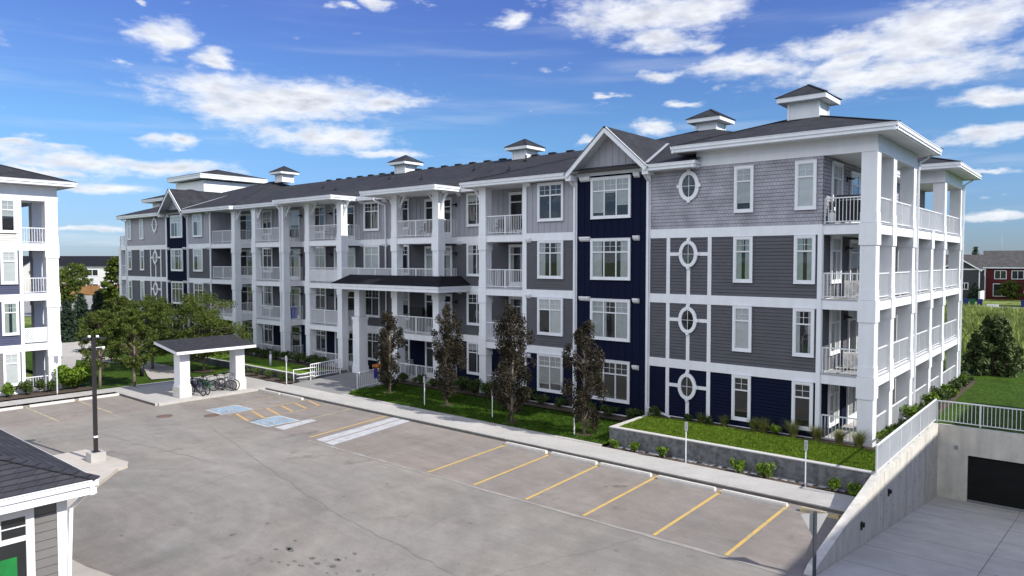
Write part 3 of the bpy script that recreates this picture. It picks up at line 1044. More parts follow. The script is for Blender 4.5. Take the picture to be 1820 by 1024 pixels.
def bb_wall(mb, fr, u0, u1, z0, z1, sp=0.40, mi=0):
    mb.face([fr.p(u0, 0, z0), fr.p(u1, 0, z0), fr.p(u1, 0, z1), fr.p(u0, 0, z1)], mi)
    n = max(1, int(round((u1 - u0) / sp)))
    for k in range(n + 1):
        u = u0 + (u1 - u0) * k / n
        a, b = max(u0, u - 0.025), min(u1, u + 0.025)
        fr.box(mb, a, b, 0.0, 0.022, z0, z1, mi)


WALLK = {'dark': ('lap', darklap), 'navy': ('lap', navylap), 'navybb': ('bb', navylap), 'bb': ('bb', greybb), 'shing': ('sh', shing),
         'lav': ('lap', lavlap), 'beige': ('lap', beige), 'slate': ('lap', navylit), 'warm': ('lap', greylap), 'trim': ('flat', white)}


def wall(parent, fr, u0, u1, z0, z1, kind):
    mb = MB()
    k, m = WALLK[kind]
    if k == 'lap': lap_wall(mb, fr, u0, u1, z0, z1)
    elif k == 'bb': bb_wall(mb, fr, u0, u1, z0, z1)
    elif k == 'sh': lap_wall(mb, fr, u0, u1, z0, z1, 0.155, 0.020, 0, 0.007)
    else: mb.face([fr.p(u0, 0, z0), fr.p(u1, 0, z0), fr.p(u1, 0, z1), fr.p(u0, 0, z1)])
    return mb.build('wall', m, parent)


def trim(parent, fr, u0, u1, z0, z1, d=0.045, name='trim_board'):
    mb = MB()
    fr.box(mb, u0, u1, -0.01, d, z0, z1)
    return mb.build(name, white, parent)


# windows: local x along the wall, -y outward, z up, origin bottom centre
WIN = {}
STY = {  # width, height, columns, transom share from top, kind
    'single': (0.86, 2.0, 1, 0.31), 'double': (1.70, 2.02, 2, 0.31), 'triple': (2.32, 2.05, 3, 0.31), 'narrow': (0.98, 2.02, 1, 0.31),
    'pair': (1.44, 2.02, 2, 0.31), 'patio': (2.5, 2.46, 2, 0.2), 'door': (1.12, 2.46, 1, 0.2)}


def win_meshes(style, blind):
    key = (style, blind)
    if key in WIN: return WIN[key]
    w, h, nc, tr = STY[style]
    b = 0.105
    f = MB(); gl = MB(); bl = MB()
    dep = 0.075
    # casing
    f.box(-w / 2, w / 2, -dep, 0.0, 0, b); f.box(-w / 2, w / 2, -dep, 0, h - b, h)
    f.box(-w / 2, -w / 2 + b, -dep, 0, b, h - b); f.box(w / 2 - b, w / 2, -dep, 0, b, h - b)
    f.box(-w / 2 - 0.012, w / 2 + 0.012, -dep - 0.02, -0.001, h, h + 0.02)
    f.box(-w / 2 - 0.008, w / 2 + 0.008, -dep - 0.015, -0.001, -0.02, -0.001)
    ix0, ix1, iz0, iz1 = -w / 2 + b, w / 2 - b, b, h - b
    zt = iz1 - (iz1 - iz0) * tr
    f.box(ix0, ix1, -dep + 0.012, 0.0, zt - 0.03, zt + 0.03, 1)
    e = 0.035
    f.box(ix0, ix1, -dep + 0.02, 0, iz0, iz0 + e, 1); f.box(ix0, ix1, -dep + 0.02, 0, iz1 - e, iz1, 1)
    f.box(ix0, ix0 + e, -dep + 0.02, 0, iz0 + e, iz1 - e, 1); f.box(ix1 - e, ix1, -dep + 0.02, 0, iz0 + e, iz1 - e, 1)
    for k in range(1, nc):
        x = ix0 + (ix1 - ix0) * k / nc
        f.box(x - 0.03, x + 0.03, -dep + 0.012, 0, iz0 + e, zt - 0.03, 1); f.box(x - 0.03, x + 0.03, -dep + 0.012, 0, zt + 0.03, iz1 - e, 1)
    if style not in ('patio', 'door'):
        nm = nc * 2
        for k in range(1, nm):
            if nc > 1 and k % 2 == 0: continue
            x = ix0 + (ix1 - ix0) * k / nm
            f.box(x - 0.008, x + 0.008, -dep + 0.032, -0.028, zt + 0.03, iz1 - e, 1)
        zm = 0.5 * (zt + iz1)
        f.box(ix0 + e, ix1 - e, -dep + 0.0335, -0.0265, zm - 0.008, zm + 0.008, 1)
    else:
        f.box(ix0 + e, ix1 - e, -dep + 0.02, 0, iz0 + e, iz0 + e + 0.16, 1)
    gy = -0.035
    gl.face([(ix0 + 0.01, gy, iz0 + 0.01), (ix1 - 0.01, gy, iz0 + 0.01), (ix1 - 0.01, gy, iz1 - 0.01), (ix0 + 0.01, gy, iz1 - 0.01)])
    # behind the glass
    by = -0.008
    bl.face([(ix0, by, iz0), (ix1, by, iz0), (ix1, by, iz1), (ix0, by, iz1)], 0)
    rr = random.Random(hash(blind) % 1000 + len(style) * 7)
    if blind == 'slats':
        z = iz0 + 0.06
        while z < iz1:
            bl.face([(ix0 + 0.02, by - 0.004, z), (ix1 - 0.02, by - 0.004, z), (ix1 - 0.02, by - 0.016, z + 0.036), (ix0 + 0.02, by - 0.016, z + 0.036)], 1)
            z += 0.055
    elif blind == 'shade':
        bl.face([(ix0, by - 0.006, iz0), (ix1, by - 0.006, iz0), (ix1, by - 0.006, iz1), (ix0, by - 0.006, iz1)], 1)
    elif blind in ('half', 'most', 'top', 'uneven'):
        for k in range(nc):                        # each light has its own blind, let down to its own height
            f_ = {'half': 0.5, 'most': 0.18, 'top': 0.78, 'uneven': (0.12, 0.62, 0.3)[k % 3]}[blind] + (0.03 * (k % 2))
            xa = ix0 + (ix1 - ix0) * k / nc; xb_ = ix0 + (ix1 - ix0) * (k + 1) / nc
            z = iz0 + (iz1 - iz0) * f_
            bl.box(xa + 0.01, xb_ - 0.01, by - 0.014, by - 0.004, z - 0.03, z, 1)
            while z < iz1 - 0.045:
                bl.face([(xa + 0.015, by - 0.004, z + 0.006), (xb_ - 0.015, by - 0.004, z + 0.006), (xb_ - 0.015, by - 0.016, z + 0.048), (xa + 0.015, by - 0.016, z + 0.048)], 1)
                z += 0.05
    elif blind in ('drapes', 'sheer', 'green'):
        for a, c in ((ix0, ix0 + (ix1 - ix0) * (0.27 if blind == 'drapes' else 0.40)), (ix1 - (ix1 - ix0) * (0.22 if blind == 'drapes' else 0.36), ix1)):
            n = max(4, int((c - a) / 0.06))
            for k in range(n):
                x0_ = a + (c - a) * k / n; x1_ = a + (c - a) * (k + 1) / n
                o0 = 0.008 * (k % 2); o1 = 0.008 * ((k + 1) % 2)
                bl.face([(x0_, by - 0.005 - o0, iz0), (x1_, by - 0.005 - o1, iz0), (x1_, by - 0.005 - o1, iz1), (x0_, by - 0.005 - o0, iz1)], 1)
    elif blind == 'onehalf':
        x0_, x1_ = (ix0 + ix1) / 2, ix1
        bl.face([(x0_, by - 0.006, iz0), (x1_, by - 0.006, iz0), (x1_, by - 0.006, iz1), (x0_, by - 0.006, iz1)], 1)
        bl.face([(ix0, by - 0.007, zt), (x0_, by - 0.007, zt), (x0_, by - 0.007, iz1), (ix0, by - 0.007, iz1)], 1)
    elif blind == 'room':                       # furniture and light seen through the pane
        for k in range(5):
            a = rr.uniform(ix0, ix1 - 0.2); z = rr.uniform(iz0, iz0 + (iz1 - iz0) * 0.5)
            bl.face([(a, by - 0.004 - k * 0.001, iz0), (min(ix1, a + rr.uniform(0.1, 0.35)), by - 0.004 - k * 0.001, iz0), (min(ix1, a + rr.uniform(0.1, 0.35)), by - 0.004 - k * 0.001, z), (a, by - 0.004 - k * 0.001, z + rr.uniform(0, 0.2))], 2)
    m2 = {'slats': blindw, 'shade': blindw, 'half': blindw, 'drapes': curtain, 'sheer': curtain, 'green': curtg, 'onehalf': blindw}.get(blind, blindw)
    r_ = (f.mesh('window', [white, vinyl]), gl.mesh('pane', glass), bl.mesh('blind', [glass_dark, m2, glass_mid]))
    WIN[key] = r_
    return r_


def window(parent, fr, u, z, style, blind, name=None):
    ms = win_meshes(style, blind)
    nm = name or ('door' if style in ('patio', 'door') else 'window')
    o = bpy.data.objects.new(nm, ms[0]); COL.objects.link(o); o.parent = parent
    x, y, _ = fr.p(u, 0.03, 0)
    o.location = (x, y, z); o.rotation_euler = (0, 0, fr.rz)
    for n_, me in (('pane', ms[1]), ('blind', ms[2])):
        c = bpy.data.objects.new(n_, me); COL.objects.link(c); c.parent = o
    return o


def oval_meshes(kind):
    key = ('oval', kind)
    if key in WIN: return WIN[key]
    f = MB(); gl = MB(); bl = MB()
    n = 28
    ro, ri = (0.46, 0.62), (0.30, 0.46)
    for k in range(n):
        a, b = 2 * pi * k / n, 2 * pi * (k + 1) / n
        O = [(ro[0] * cos(t), ro[1] * sin(t)) for t in (a, b)]; I = [(ri[0] * cos(t), ri[1] * sin(t)) for t in (a, b)]
        y = -0.08
        f.face([(O[0][0], y, O[0][1]), (I[0][0], y, I[0][1]), (I[1][0], y, I[1][1]), (O[1][0], y, O[1][1])])
        f.face([(O[0][0], 0, O[0][1]), (O[0][0], y, O[0][1]), (O[1][0], y, O[1][1]), (O[1][0], 0, O[1][1])])
        f.face([(I[0][0], y, I[0][1]), (I[0][0], 0, I[0][1]), (I[1][0], 0, I[1][1]), (I[1][0], y, I[1][1])])
    e = [(cos(2 * pi * k / n), sin(2 * pi * k / n)) for k in range(n)]
    gl.face([(ri[0] * c, -0.04, ri[1] * s) for c, s in e])
    bl.face([(ri[0] * c, -0.008, ri[1] * s) for c, s in e], 0)
    f.box(-0.009, 0.009, -0.055, -0.03, -ri[1], ri[1]); f.box(-ri[0], ri[0], -0.056, -0.029, -0.009, 0.009)
    for (x, z, a, b) in ((0, 0.6, 0.07, 0.09), (0, -0.6, 0.07, 0.09), (-0.45, 0, 0.08, 0.07), (0.45, 0, 0.08, 0.07)):
        f.box(x - a, x + a, -0.10, 0, z - b, z + b)
    r_ = (f.mesh('window', white), gl.mesh('pane', glass), bl.mesh('blind', [glass_mid if kind else glass_dark]))
    WIN[key] = r_
    return r_


def oval(parent, fr, u, z, kind=0, sc=1.0):
    ms = oval_meshes(kind)
    o = bpy.data.objects.new('window', ms[0]); COL.objects.link(o); o.parent = parent
    x, y, _ = fr.p(u, 0.03, 0)
    o.location = (x, y, z); o.rotation_euler = (0, 0, fr.rz); o.scale = (sc, 1, sc)
    for n_, me in (('pane', ms[1]), ('blind', ms[2])):
        c = bpy.data.objects.new(n_, me); COL.objects.link(c); c.parent = o


def railing(parent, p0, p1, z, h=1.05, post=True, name='railing', screen=False, lattice=False, sp=0.135, slope=None):
    """balcony guard from p0 to p1 (plan points); z deck level (slope: z at p1)"""
    z1 = z if slope is None else slope
    mb = MB()
    a = np.array((p0[0], p0[1], z)); b = np.array((p1[0], p1[1], z1))
    Lh = float(np.linalg.norm((b - a)[:2]))
    up = np.array((0, 0, 1.0))
    mb.beam(a + up * h, b + up * h, 0.055, 0.05)
    mb.beam(a + up * 0.10, b + up * 0.10, 0.035, 0.035)
    n = max(2, int(round(Lh / sp)))
    for k in range(n + 1):
        q = a + (b - a) * k / n
        mb.beam(q + up * 0.10, q + up * h, 0.023, 0.023)
    if post:
        np_ = max(1, int(round(Lh / 1.7)))
        for k in range(np_ + 1):
            q = a + (b - a) * k / np_
            mb.beam(q - up * 0.12 if slope is not None else q, q + up * (h + 0.01), 0.05, 0.05)
    mats = [metalw]
    if screen:
        d = (b - a); d[2] = 0; d /= np.linalg.norm(d); nn = np.array((-d[1], d[0], 0)) * 0.03
        mats.append(screenm)
        for sgn in (1, -1):
            mb.face([a + nn + up * 0.12, b + nn + up * 0.12, b + nn + up * (h - 0.03), a + nn + up * (h - 0.03)], 1)
            break
    if lattice:
        d = (b - a) / Lh
        k = -0.8
        while k < Lh:
            for s_ in (1, -1):
                xa, xb = (k, k + 0.8) if s_ == 1 else (k + 0.8, k)
                za, zb = 0.12, 0.12 + 0.8
                # clip to the panel
                t0, t1 = 0.0, 1.0
                x0c, x1c = xa, xb
                lo, hi = sorted(((0 - xa) / (xb - xa), (Lh - xa) / (xb - xa)))
                t0, t1 = max(0, lo), min(1, hi)
                if t1 - t0 > 0.02:
                    pa = a + d * (xa + (xb - xa) * t0) + up * (za + (zb - za) * t0)
                    pb = a + d * (xa + (xb - xa) * t1) + up * (za + (zb - za) * t1)
                    mb.beam(pa, pb, 0.012 + 0.006 * s_, 0.045)
            k += 0.13
    return mb.build(name, mats, parent)


def column(parent, x, y, z0, z1, w=0.5, cap=0.45, base=0.42, bracket=None, band=0.42):
    """one storey of a square boxed column: plinth, shaft, capital block"""
    mb = MB()
    a = w / 2
    mb.box(x - a, x + a, y - a, y + a, z0, z1)
    e = 0.024
    if base: mb.box(x - a - e, x + a + e, y - a - e, y + a + e, z0, z0 + base)
    if cap: mb.box(x - a - 0.05, x + a + 0.05, y - a - 0.05, y + a + 0.05, z1 - cap, z1)
    # corner boards
    for sx in (-1, 1):
        for sy in (-1, 1):
            cx_, cy_ = x + sx * (a - 0.045), y + sy * (a - 0.045)
            mb.box(cx_ - 0.055, cx_ + 0.055, cy_ - 0.055, cy_ + 0.055, z0 + base, z1 - cap)
    o = mb.build('column', white, parent)
    if bracket:
        b = MB()
        for dx, dy in bracket:
            p0 = np.array((x + dx * a, y + dy * a, z1 - 1.15)); p1 = np.array((x + dx * (a + 0.55), y + dy * (a + 0.55), z1 - 0.1))
            prev = p0
            for k in range(1, 5):
                t = k / 4
                q = np.array((x + dx * (a + 0.55 * t ** 1.8), y + dy * (a + 0.55 * t ** 1.8), z1 - 1.15 + 1.05 * t))
                b.beam(prev, q, 0.10, 0.11, 0, (dx, dy, 0.3)); prev = q
            b.box(x + dx * a - 0.05 + min(0, dx * 0.0), x + dx * a + 0.05, y + dy * a - 0.05, y + dy * a + 0.05, z1 - 1.3, z1)
            b.beam((x + dx * a, y + dy * a, z1 - 0.06), (x + dx * (a + 0.66), y + dy * (a + 0.66), z1 - 0.06), 0.10, 0.10)
        b.build('bracket', white, o)
    return o


def eave(parent, loop, z, closed=False, h=0.30, soff=None, name='eave'):
    """gutter over fascia along a chain of plan points (outside on the right-hand side going along)"""
    mb = MB()
    n = len(loop)
    for k in range(n if closed else n - 1):
        a = loop[k]; b = loop[(k + 1) % n]
        d = math.hypot(b[0] - a[0], b[1] - a[1])
        t = ((b[0] - a[0]) / d, (b[1] - a[1]) / d); nn = (t[1], -t[0])
        fr = Fr(a[0], a[1], math.atan2(t[1], t[0]))
        e = 0.004 * (k % 2)
        fr.box(mb, -0.02 - e, d + 0.02 + e, -0.13, 0.0, z - 0.14, z)            # gutter
        fr.box(mb, -0.03 + e, d + 0.03 - e, -0.13, 0.02 + e, z - 0.022, z + 0.004)   # gutter lip
        fr.box(mb, -0.0, d, -0.15, -0.05 - e, z - h - e, z - 0.139)     # fascia
    if soff:
        mb.face([(x, y, z - h + 0.02) for x, y in reversed(soff)], 1)
    return mb.build(name, [white, soffit], parent)


def hip_roof(parent, x0, x1, y0, y1, z, pitch, m=None, name='roof'):
    """hip roof over a rectangle; eaves at height z"""
    mb = MB()
    wx, wy = x1 - x0, y1 - y0
    h = min(wx, wy) / 2
    zt = z + h * pitch
    A, B, C_, D = (x0, y0, z), (x1, y0, z), (x1, y1, z), (x0, y1, z)
    if wx >= wy:
        P, Q = (x0 + h, (y0 + y1) / 2, zt), (x1 - h, (y0 + y1) / 2, zt)
        mb.face([A, B, Q, P]); mb.face([B, C_, Q]); mb.face([C_, D, P, Q]); mb.face([D, A, P])
    else:
        P, Q = ((x0 + x1) / 2, y0 + h, zt), ((x0 + x1) / 2, y1 - h, zt)
        mb.face([A, B, P]); mb.face([B, C_, Q, P]); mb.face([C_, D, Q]); mb.face([D, A, P, Q])
    # hip caps
    for e, t in ((A, P), (B, Q if wx >= wy else P), (C_, Q), (D, P if wx >= wy else Q)):
        mb.beam((e[0], e[1], e[2] + 0.01), (t[0], t[1], t[2] + 0.01), 0.24, 0.03)
    if wx != wy: mb.beam((P[0], P[1], P[2] + 0.012), (Q[0], Q[1], Q[2] + 0.012), 0.26, 0.035)
    return mb.build(name, m or roofm, parent), zt


def cupola(parent, x, y, z0, z1, half=0.62, over=0.42, pitch=0.62):
    mb = MB()
    mb.box(x - half, x + half, y - half, y + half, z0, z1 - 0.22)
    for sx in (-1, 1):
        for sy in (-1, 1):
            mb.box(x + sx * half - 0.05, x + sx * half + 0.05, y + sy * half - 0.05, y + sy * half + 0.05, z0, z1 - 0.24)
    H = half + over
    mb.box(x - H, x + H, y - H, y + H, z1 - 0.22, z1)
    o = mb.build('cupola', white, parent)
    r_ = MB()
    T = (x, y, z1 + H * pitch); e = 0.05
    q = [(x - H - e, y - H - e, z1 + 0.004), (x + H + e, y - H - e, z1 + 0.004), (x + H + e, y + H + e, z1 + 0.004), (x - H - e, y + H + e, z1 + 0.004)]
    for k in range(4): r_.face([q[k], q[(k + 1) % 4], T])
    for k in range(4): r_.beam((q[k][0], q[k][1], q[k][2] + .01), (T[0], T[1], T[2] + .01), 0.12, 0.02)
    r_.face(list(reversed(q)))
    r_.build('cupola_roof', roofm, o)
    return o


def vent(parent, fr, u, z, w=0.6):
    mb = MB()
    fr.box(mb, u - w / 2, u + w / 2, 0.03, 0.20, z + 0.1, z + 0.16)
    i = len(mb.v)
    for uu in (u - w / 2, u + w / 2):
        mb.v += [fr.p(uu, 0.03, z - 0.08), fr.p(uu, 0.03, z + 0.1), fr.p(uu, 0.2, z + 0.1), fr.p(uu, 0.14, z - 0.02)]
    for q in ((0, 1, 2, 3), (7, 6, 5, 4), (3, 2, 6, 7), (0, 3, 7, 4)):
        mb.f.append(tuple(i + k for k in q)); mb.m.append(0); mb.sm.append(False)
    return mb.build('vent_hood', white, parent)


def downspout(parent, pts, r=0.045):
    mb = MB()
    for a, b in zip(pts[:-1], pts[1:]):
        mb.beam(a, b, 0.085, 0.075)
    return mb.build('downspout', white, parent)


def lantern(parent, fr, u, z):
    mb = MB()
    fr.box(mb, u - 0.05, u + 0.05, 0.02, 0.06, z - 0.12, z + 0.12)
    fr.box(mb, u - 0.015, u + 0.015, 0.06, 0.2, z + 0.05, z + 0.08)
    fr.box(mb, u - 0.11, u + 0.11, 0.10, 0.32, z - 0.02, z + 0.04)
    return mb.build('wall_lantern', black, parent)


LV = [0.15, 3.20, 6.25, 9.30]                   # deck / band tops
BH = 0.42                                       # band height
TOP = 12.05

# ------------------------------------------------------------------ the apartment building
B = thing('apartment_building', 'long four-storey grey and navy apartment building with white trim, stacked balconies and roof cupolas', 'building', (0, 0, 0))
F0 = Fr(0, 0, 0)                                # main front, y = 0
F1 = Fr(0, 1.7, 0)                              # recessed front
FE = Fr(-2.0, 0, pi / 2)                        # inner east wall, facing +x (u = y)
FW = Fr(-70.1, 0, -pi / 2)                      # west end (u = -y)
FN = Fr(0, 20.3, pi)                            # back (u = -x)
rw = random.Random(21)

# --- walls of the front, storey by storey
KIND = ['navy', 'dark', 'dark', None]
Z0 = [0.02, 3.20, 6.25, 9.30]
Z1 = [2.78, 5.83, 8.88, 12.0]
for i in range(4):
    za, zb = Z0[i], Z1[i]
    wall(B, F0, -9.86, -2.0, za, zb + (0.10 if i == 3 else 0), KIND[i] or 'shing')
    wall(B, F0, -17.5, -14.36, za, zb, KIND[i] or 'bb')
    wall(B, F0, -56.7, -52.75, za, zb, KIND[i] or 'bb')
    wall(B, F0, -70.1, -61.25, za, zb, KIND[i] or 'lav')
    wall(B, F1, -52.7, -17.5, za, zb + (0.2 if i == 3 else 0), KIND[i] or 'bb')
    wall(B, FE, 0.0, 20.3, za, zb + (0.2 if i == 3 else 0), KIND[i] or 'shing')
    wall(B, FW, -20.3, 0.0, za, zb, KIND[i] or 'lav')
    wall(B, FN, 2.0, 70.1, za, zb, KIND[i] or 'lav')
for xa, xb in ((-14.12, -10.05), (-61.0, -56.9)):
    wall(B, F0, xa, xb, 0.02, 12.1, 'navybb')
# side returns of the front blocks
FR1 = Fr(-17.5, 0, -pi / 2)                     # faces -x  (u = -y)
FR2 = Fr(-52.7, 0, pi / 2)                      # faces +x
for i in range(4):
    wall(B, FR1, -1.7, 0.0, Z0[i], Z1[i], KIND[i] or 'bb')
    wall(B, FR2, 0.0, 1.7, Z0[i], Z1[i], KIND[i] or 'bb')

# --- white bands and boards
for i in (1, 2, 3):
    z = LV[i]
    for a, b in ((-9.88, -2.14), (-17.5, -14.36), (-56.7, -52.8), (-70.1, -61.25)):
        trim(B, F0, a, b, z - BH, z, 0.05, 'band')
    trim(B, F1, -52.7, -17.5, z - BH, z, 0.05, 'band')
    trim(B, FW, -20.3, 0, z - BH, z, 0.05, 'band')
    trim(B, FE, 0.0, 20.3, z - BH, z, 0.02, 'band')
for a, b in ((-9.88, -2.0), (-17.5, -14.36), (-56.7, -52.8), (-70.1, -61.25), (-14.12, -10.06), (-60.99, -56.91)):
    trim(B, F0, a, b, -0.05 if a < -10 else 0.28, 0.16 if a < -10 else 0.50, 0.04, 'base_board')
for a, b in ((-10.08, -9.86), (-14.36, -14.12), (-56.92, -56.70), (-61.25, -61.0), (-70.16, -69.95), (-52.82, -52.66), (-17.76, -17.48)):
    trim(B, F0, a, b, -0.05 if a < -10.2 else 0.2, TOP + 0.02, 0.062, 'corner_board')
trim(B, F0, -2.16, -1.99, 0.3, 9.30, 0.062, 'corner_board')
trim(B, FE, -0.03, 0.12, 0.3, 9.30, 0.03, 'corner_board')
for c0 in (-7.88, -63.5):                       # the crossed boards behind the ovals
    s_ = 1 if c0 > -20 else 1.08
    for i in (0, 1, 2):
        za, zb = (0.5 if i == 0 else LV[i]), LV[i + 1] - BH
        zo = LV[i] + 1.87 if i else 1.98
        for u in (-1.03 * s_, 1.03 * s_): trim(B, F0, c0 + u - 0.09, c0 + u + 0.09, za, zb, 0.04)
        trim(B, F0, c0 - 0.085, c0 + 0.085, za, zo - 0.6, 0.038); trim(B, F0, c0 - 0.085, c0 + 0.085, zo + 0.6, zb, 0.038)
        trim(B, F0, c0 - 0.94 * s_, c0 - 0.44, zo - 0.08, zo + 0.08, 0.038); trim(B, F0, c0 + 0.44, c0 + 0.94 * s_, zo - 0.08, zo + 0.08, 0.038)
        oval(B, F0, c0, zo, i == 2)
    oval(B, F0, c0, 11.24, 0, 1.1)

# --- windows of the front
wz = [0.78, 3.84, 6.87, 9.93]
BL = {('a', 3): 'most', ('b', 3): 'shade', ('a', 2): 'green', ('b', 2): 'green', ('a', 1): 'shade', ('b', 1): 'drapes', ('a', 0): 'dark', ('b', 0): 'dark',
      ('n', 3): 'uneven', ('n', 2): 'drapes', ('n', 1): 'sheer', ('n', 0): 'room', ('g', 3): 'dark', ('g', 2): 'drapes', ('g', 1): 'onehalf', ('g', 0): 'most'}
for i in range(4):
    z = wz[i]
    window(B, F0, -5.29, z, 'single', BL[('a', i)])
    window(B, F0, -2.67, z, 'single', BL[('b', i)])
    window(B, F0, -12.1, z, 'triple', BL[('n', i)])
    window(B, F0, -15.84, z, 'double', BL[('g', i)])
    window(B, F0, -58.98, z, 'triple', ['top', 'room', 'drapes', 'onehalf'][i])
    window(B, F0, -54.92, z, 'double', ['dark', 'room', 'onehalf', 'onehalf'][i])
    window(B, F0, -66.45, z, 'single', ['dark', 'shade', 'drapes', 'shade'][i])
    window(B, F0, -69.35, z, 'single', ['dark', 'drapes', 'drapes', 'shade'][i])
    # recessed wall
    window(B, F1, -32.88, z, 'double', ['dark', 'room', 'shade', 'dark'][i])
    window(B, F1, -22.75, z, 'double', ['top', 'dark', 'drapes', 'top'][i])
    window(B, F1, -29.42, z, 'narrow', ['dark', 'half', 'drapes', 'dark'][i])
    window(B, F1, -26.15, LV[i] + 0.03, 'patio', ['dark', 'room', 'drapes', 'dark'][i])
    window(B, F1, -39.05, z, 'pair', ['dark', 'room', 'most', 'dark'][i])
    window(B, F1, -36.0, LV[i] + 0.03, 'patio', ['dark', 'dark', 'shade', 'dark'][i])
    window(B, F1, -46.4, z, 'pair', ['dark', 'drapes', 'room', 'half'][i])
    window(B, F1, -42.95, LV[i] + 0.03, 'patio', ['dark', 'green', 'sheer', 'half'][i])
    window(B, F1, -49.6, LV[i] + 0.03, 'patio', ['dark', 'dark', 'dark', 'dark'][i])
    window(B, F1, -19.6, LV[i] + 0.03, 'door', ['sheer', 'drapes', 'drapes', 'dark'][i])
    # inner east wall behind the corner balconies (u = y)
    zd = max(LV[i], 0.42) + 0.03
    window(B, FE, 1.72, z, 'pair', ['onehalf', 'onehalf', 'onehalf', 'onehalf'][i])
    window(B, FE, 5.0, zd, 'patio', ['sheer', 'onehalf', 'half', 'onehalf'][i])
    window(B, FE, 9.2, z, 'pair', 'dark')
    window(B, FE, 11.4, z, 'narrow', 'drapes')
    window(B, FE, 16.4, zd, 'patio', 'dark')
    lantern(B, FE, 3.3, LV[i] + 2.1)
    for fx_ in (-37.6, -24.55, -41.5): lantern(B, F1, fx_, LV[i] + 2.0)

# --- vent hoods
for i in range(4):
    zt = LV[i] + 2.62 if i else 2.55
    vent(B, F0, -13.6, zt, 0.62); vent(B, F0, -10.6, zt, 0.32); vent(B, F0, -17.32, zt, 0.3)
    vent(B, F0, -60.6, zt, 0.4); vent(B, F0, -57.3, zt, 0.55); vent(B, F0, -53.1, zt, 0.3)
    vent(B, F1, -31.4, zt, 0.5); vent(B, F1, -33.95, zt, 0.4); vent(B, F1, -24.25, zt, 0.35)

# --- balconies: (left column, right column, side open?)
CW = 0.5


def balcony(x0, x1, z, y0=0.0, y1=1.7, band=True):
    """deck with its white edge beam"""
    mb = MB()
    mb.box(x0, x1, y0, y0 + 0.16, z - BH, z)
    mb.box(x1 - 0.16, x1, y0 + 0.16, y1, z - BH, z)
    mb.box(x0, x0 + 0.16, y0 + 0.16, y1, z - BH, z)
    mb.box(x0 + 0.16, x1 - 0.16, y0 + 0.16, y1, z - 0.22, z - 0.02)
    mb.box(x0 - 0.02, x1 + 0.02, y0 - 0.03, y0, z - 0.035, z + 0.012, 1)
    return mb.build('balcony', [white, flash], B)


BALS = [(-52.7, -48.65, 'w'), (-45.95, -41.4, None), (-38.55, -34.15, None), (-28.8, -24.45, None), (-21.05, -17.7, 'e')]
for bi, (xa, xb, flush) in enumerate(BALS):
    cols = []
    if flush != 'w': cols.append(xa + CW / 2)
    if flush != 'e': cols.append(xb - CW / 2)
    yb = 0.0
    for i in range(4):
        z0 = LV[i] if i else -0.05
        z1 = (LV[i + 1]) if i < 3 else TOP
        if i: balcony(xa, xb, LV[i])
        for cx_ in cols:
            brk = None
            if i == 3: brk = [(-1, 0), (1, 0)] if flush is None or flush == 'w' else [(-1, 0)]
            column(B, cx_, yb + CW / 2, z0, z1 if i == 3 else LV[i + 1], CW, 0.87 if i < 3 else 0.0, 0.42 if i else 0.0, brk)
        la = xa + (0.08 if flush == 'w' else CW)
        lb = xb - (0.08 if flush == 'e' else CW)
        zr_ = LV[i] if i else 0.12
        lat = (bi == 2 and i == 2); scr = (bi == 2 and i == 1)
        railing(B, (la, yb + 0.13), (lb, yb + 0.13), zr_, lattice=lat, screen=scr)
        if flush != 'e': railing(B, (xb - 0.12, yb + CW), (xb - 0.12, 1.68), zr_, post=False, lattice=lat, screen=scr)
        if flush != 'w': railing(B, (xa + 0.12, yb + CW), (xa + 0.12, 1.68), zr_, post=False)
# patio slabs at grade
for xa, xb, _ in BALS:
    mb = MB(); mb.box(xa, xb, 0.0, 1.72, -0.5, 0.12); mb.build('patio_slab', conc, B)
mb = MB(); mb.box(-2.0, 0.0, 0.0, 20.3, -0.3, 0.42); mb.build('patio_slab', conc, B)
# terrace over the entry canopy
railing(B, (-34.15, 0.1), (-28.8, 0.1), LV[2], screen=True)
mb = MB(); mb.box(-34.1, -28.85, 0.0, 1.7, LV[2] - 0.4, LV[2] - 0.02); mb.build('terrace_deck', deckm, B)

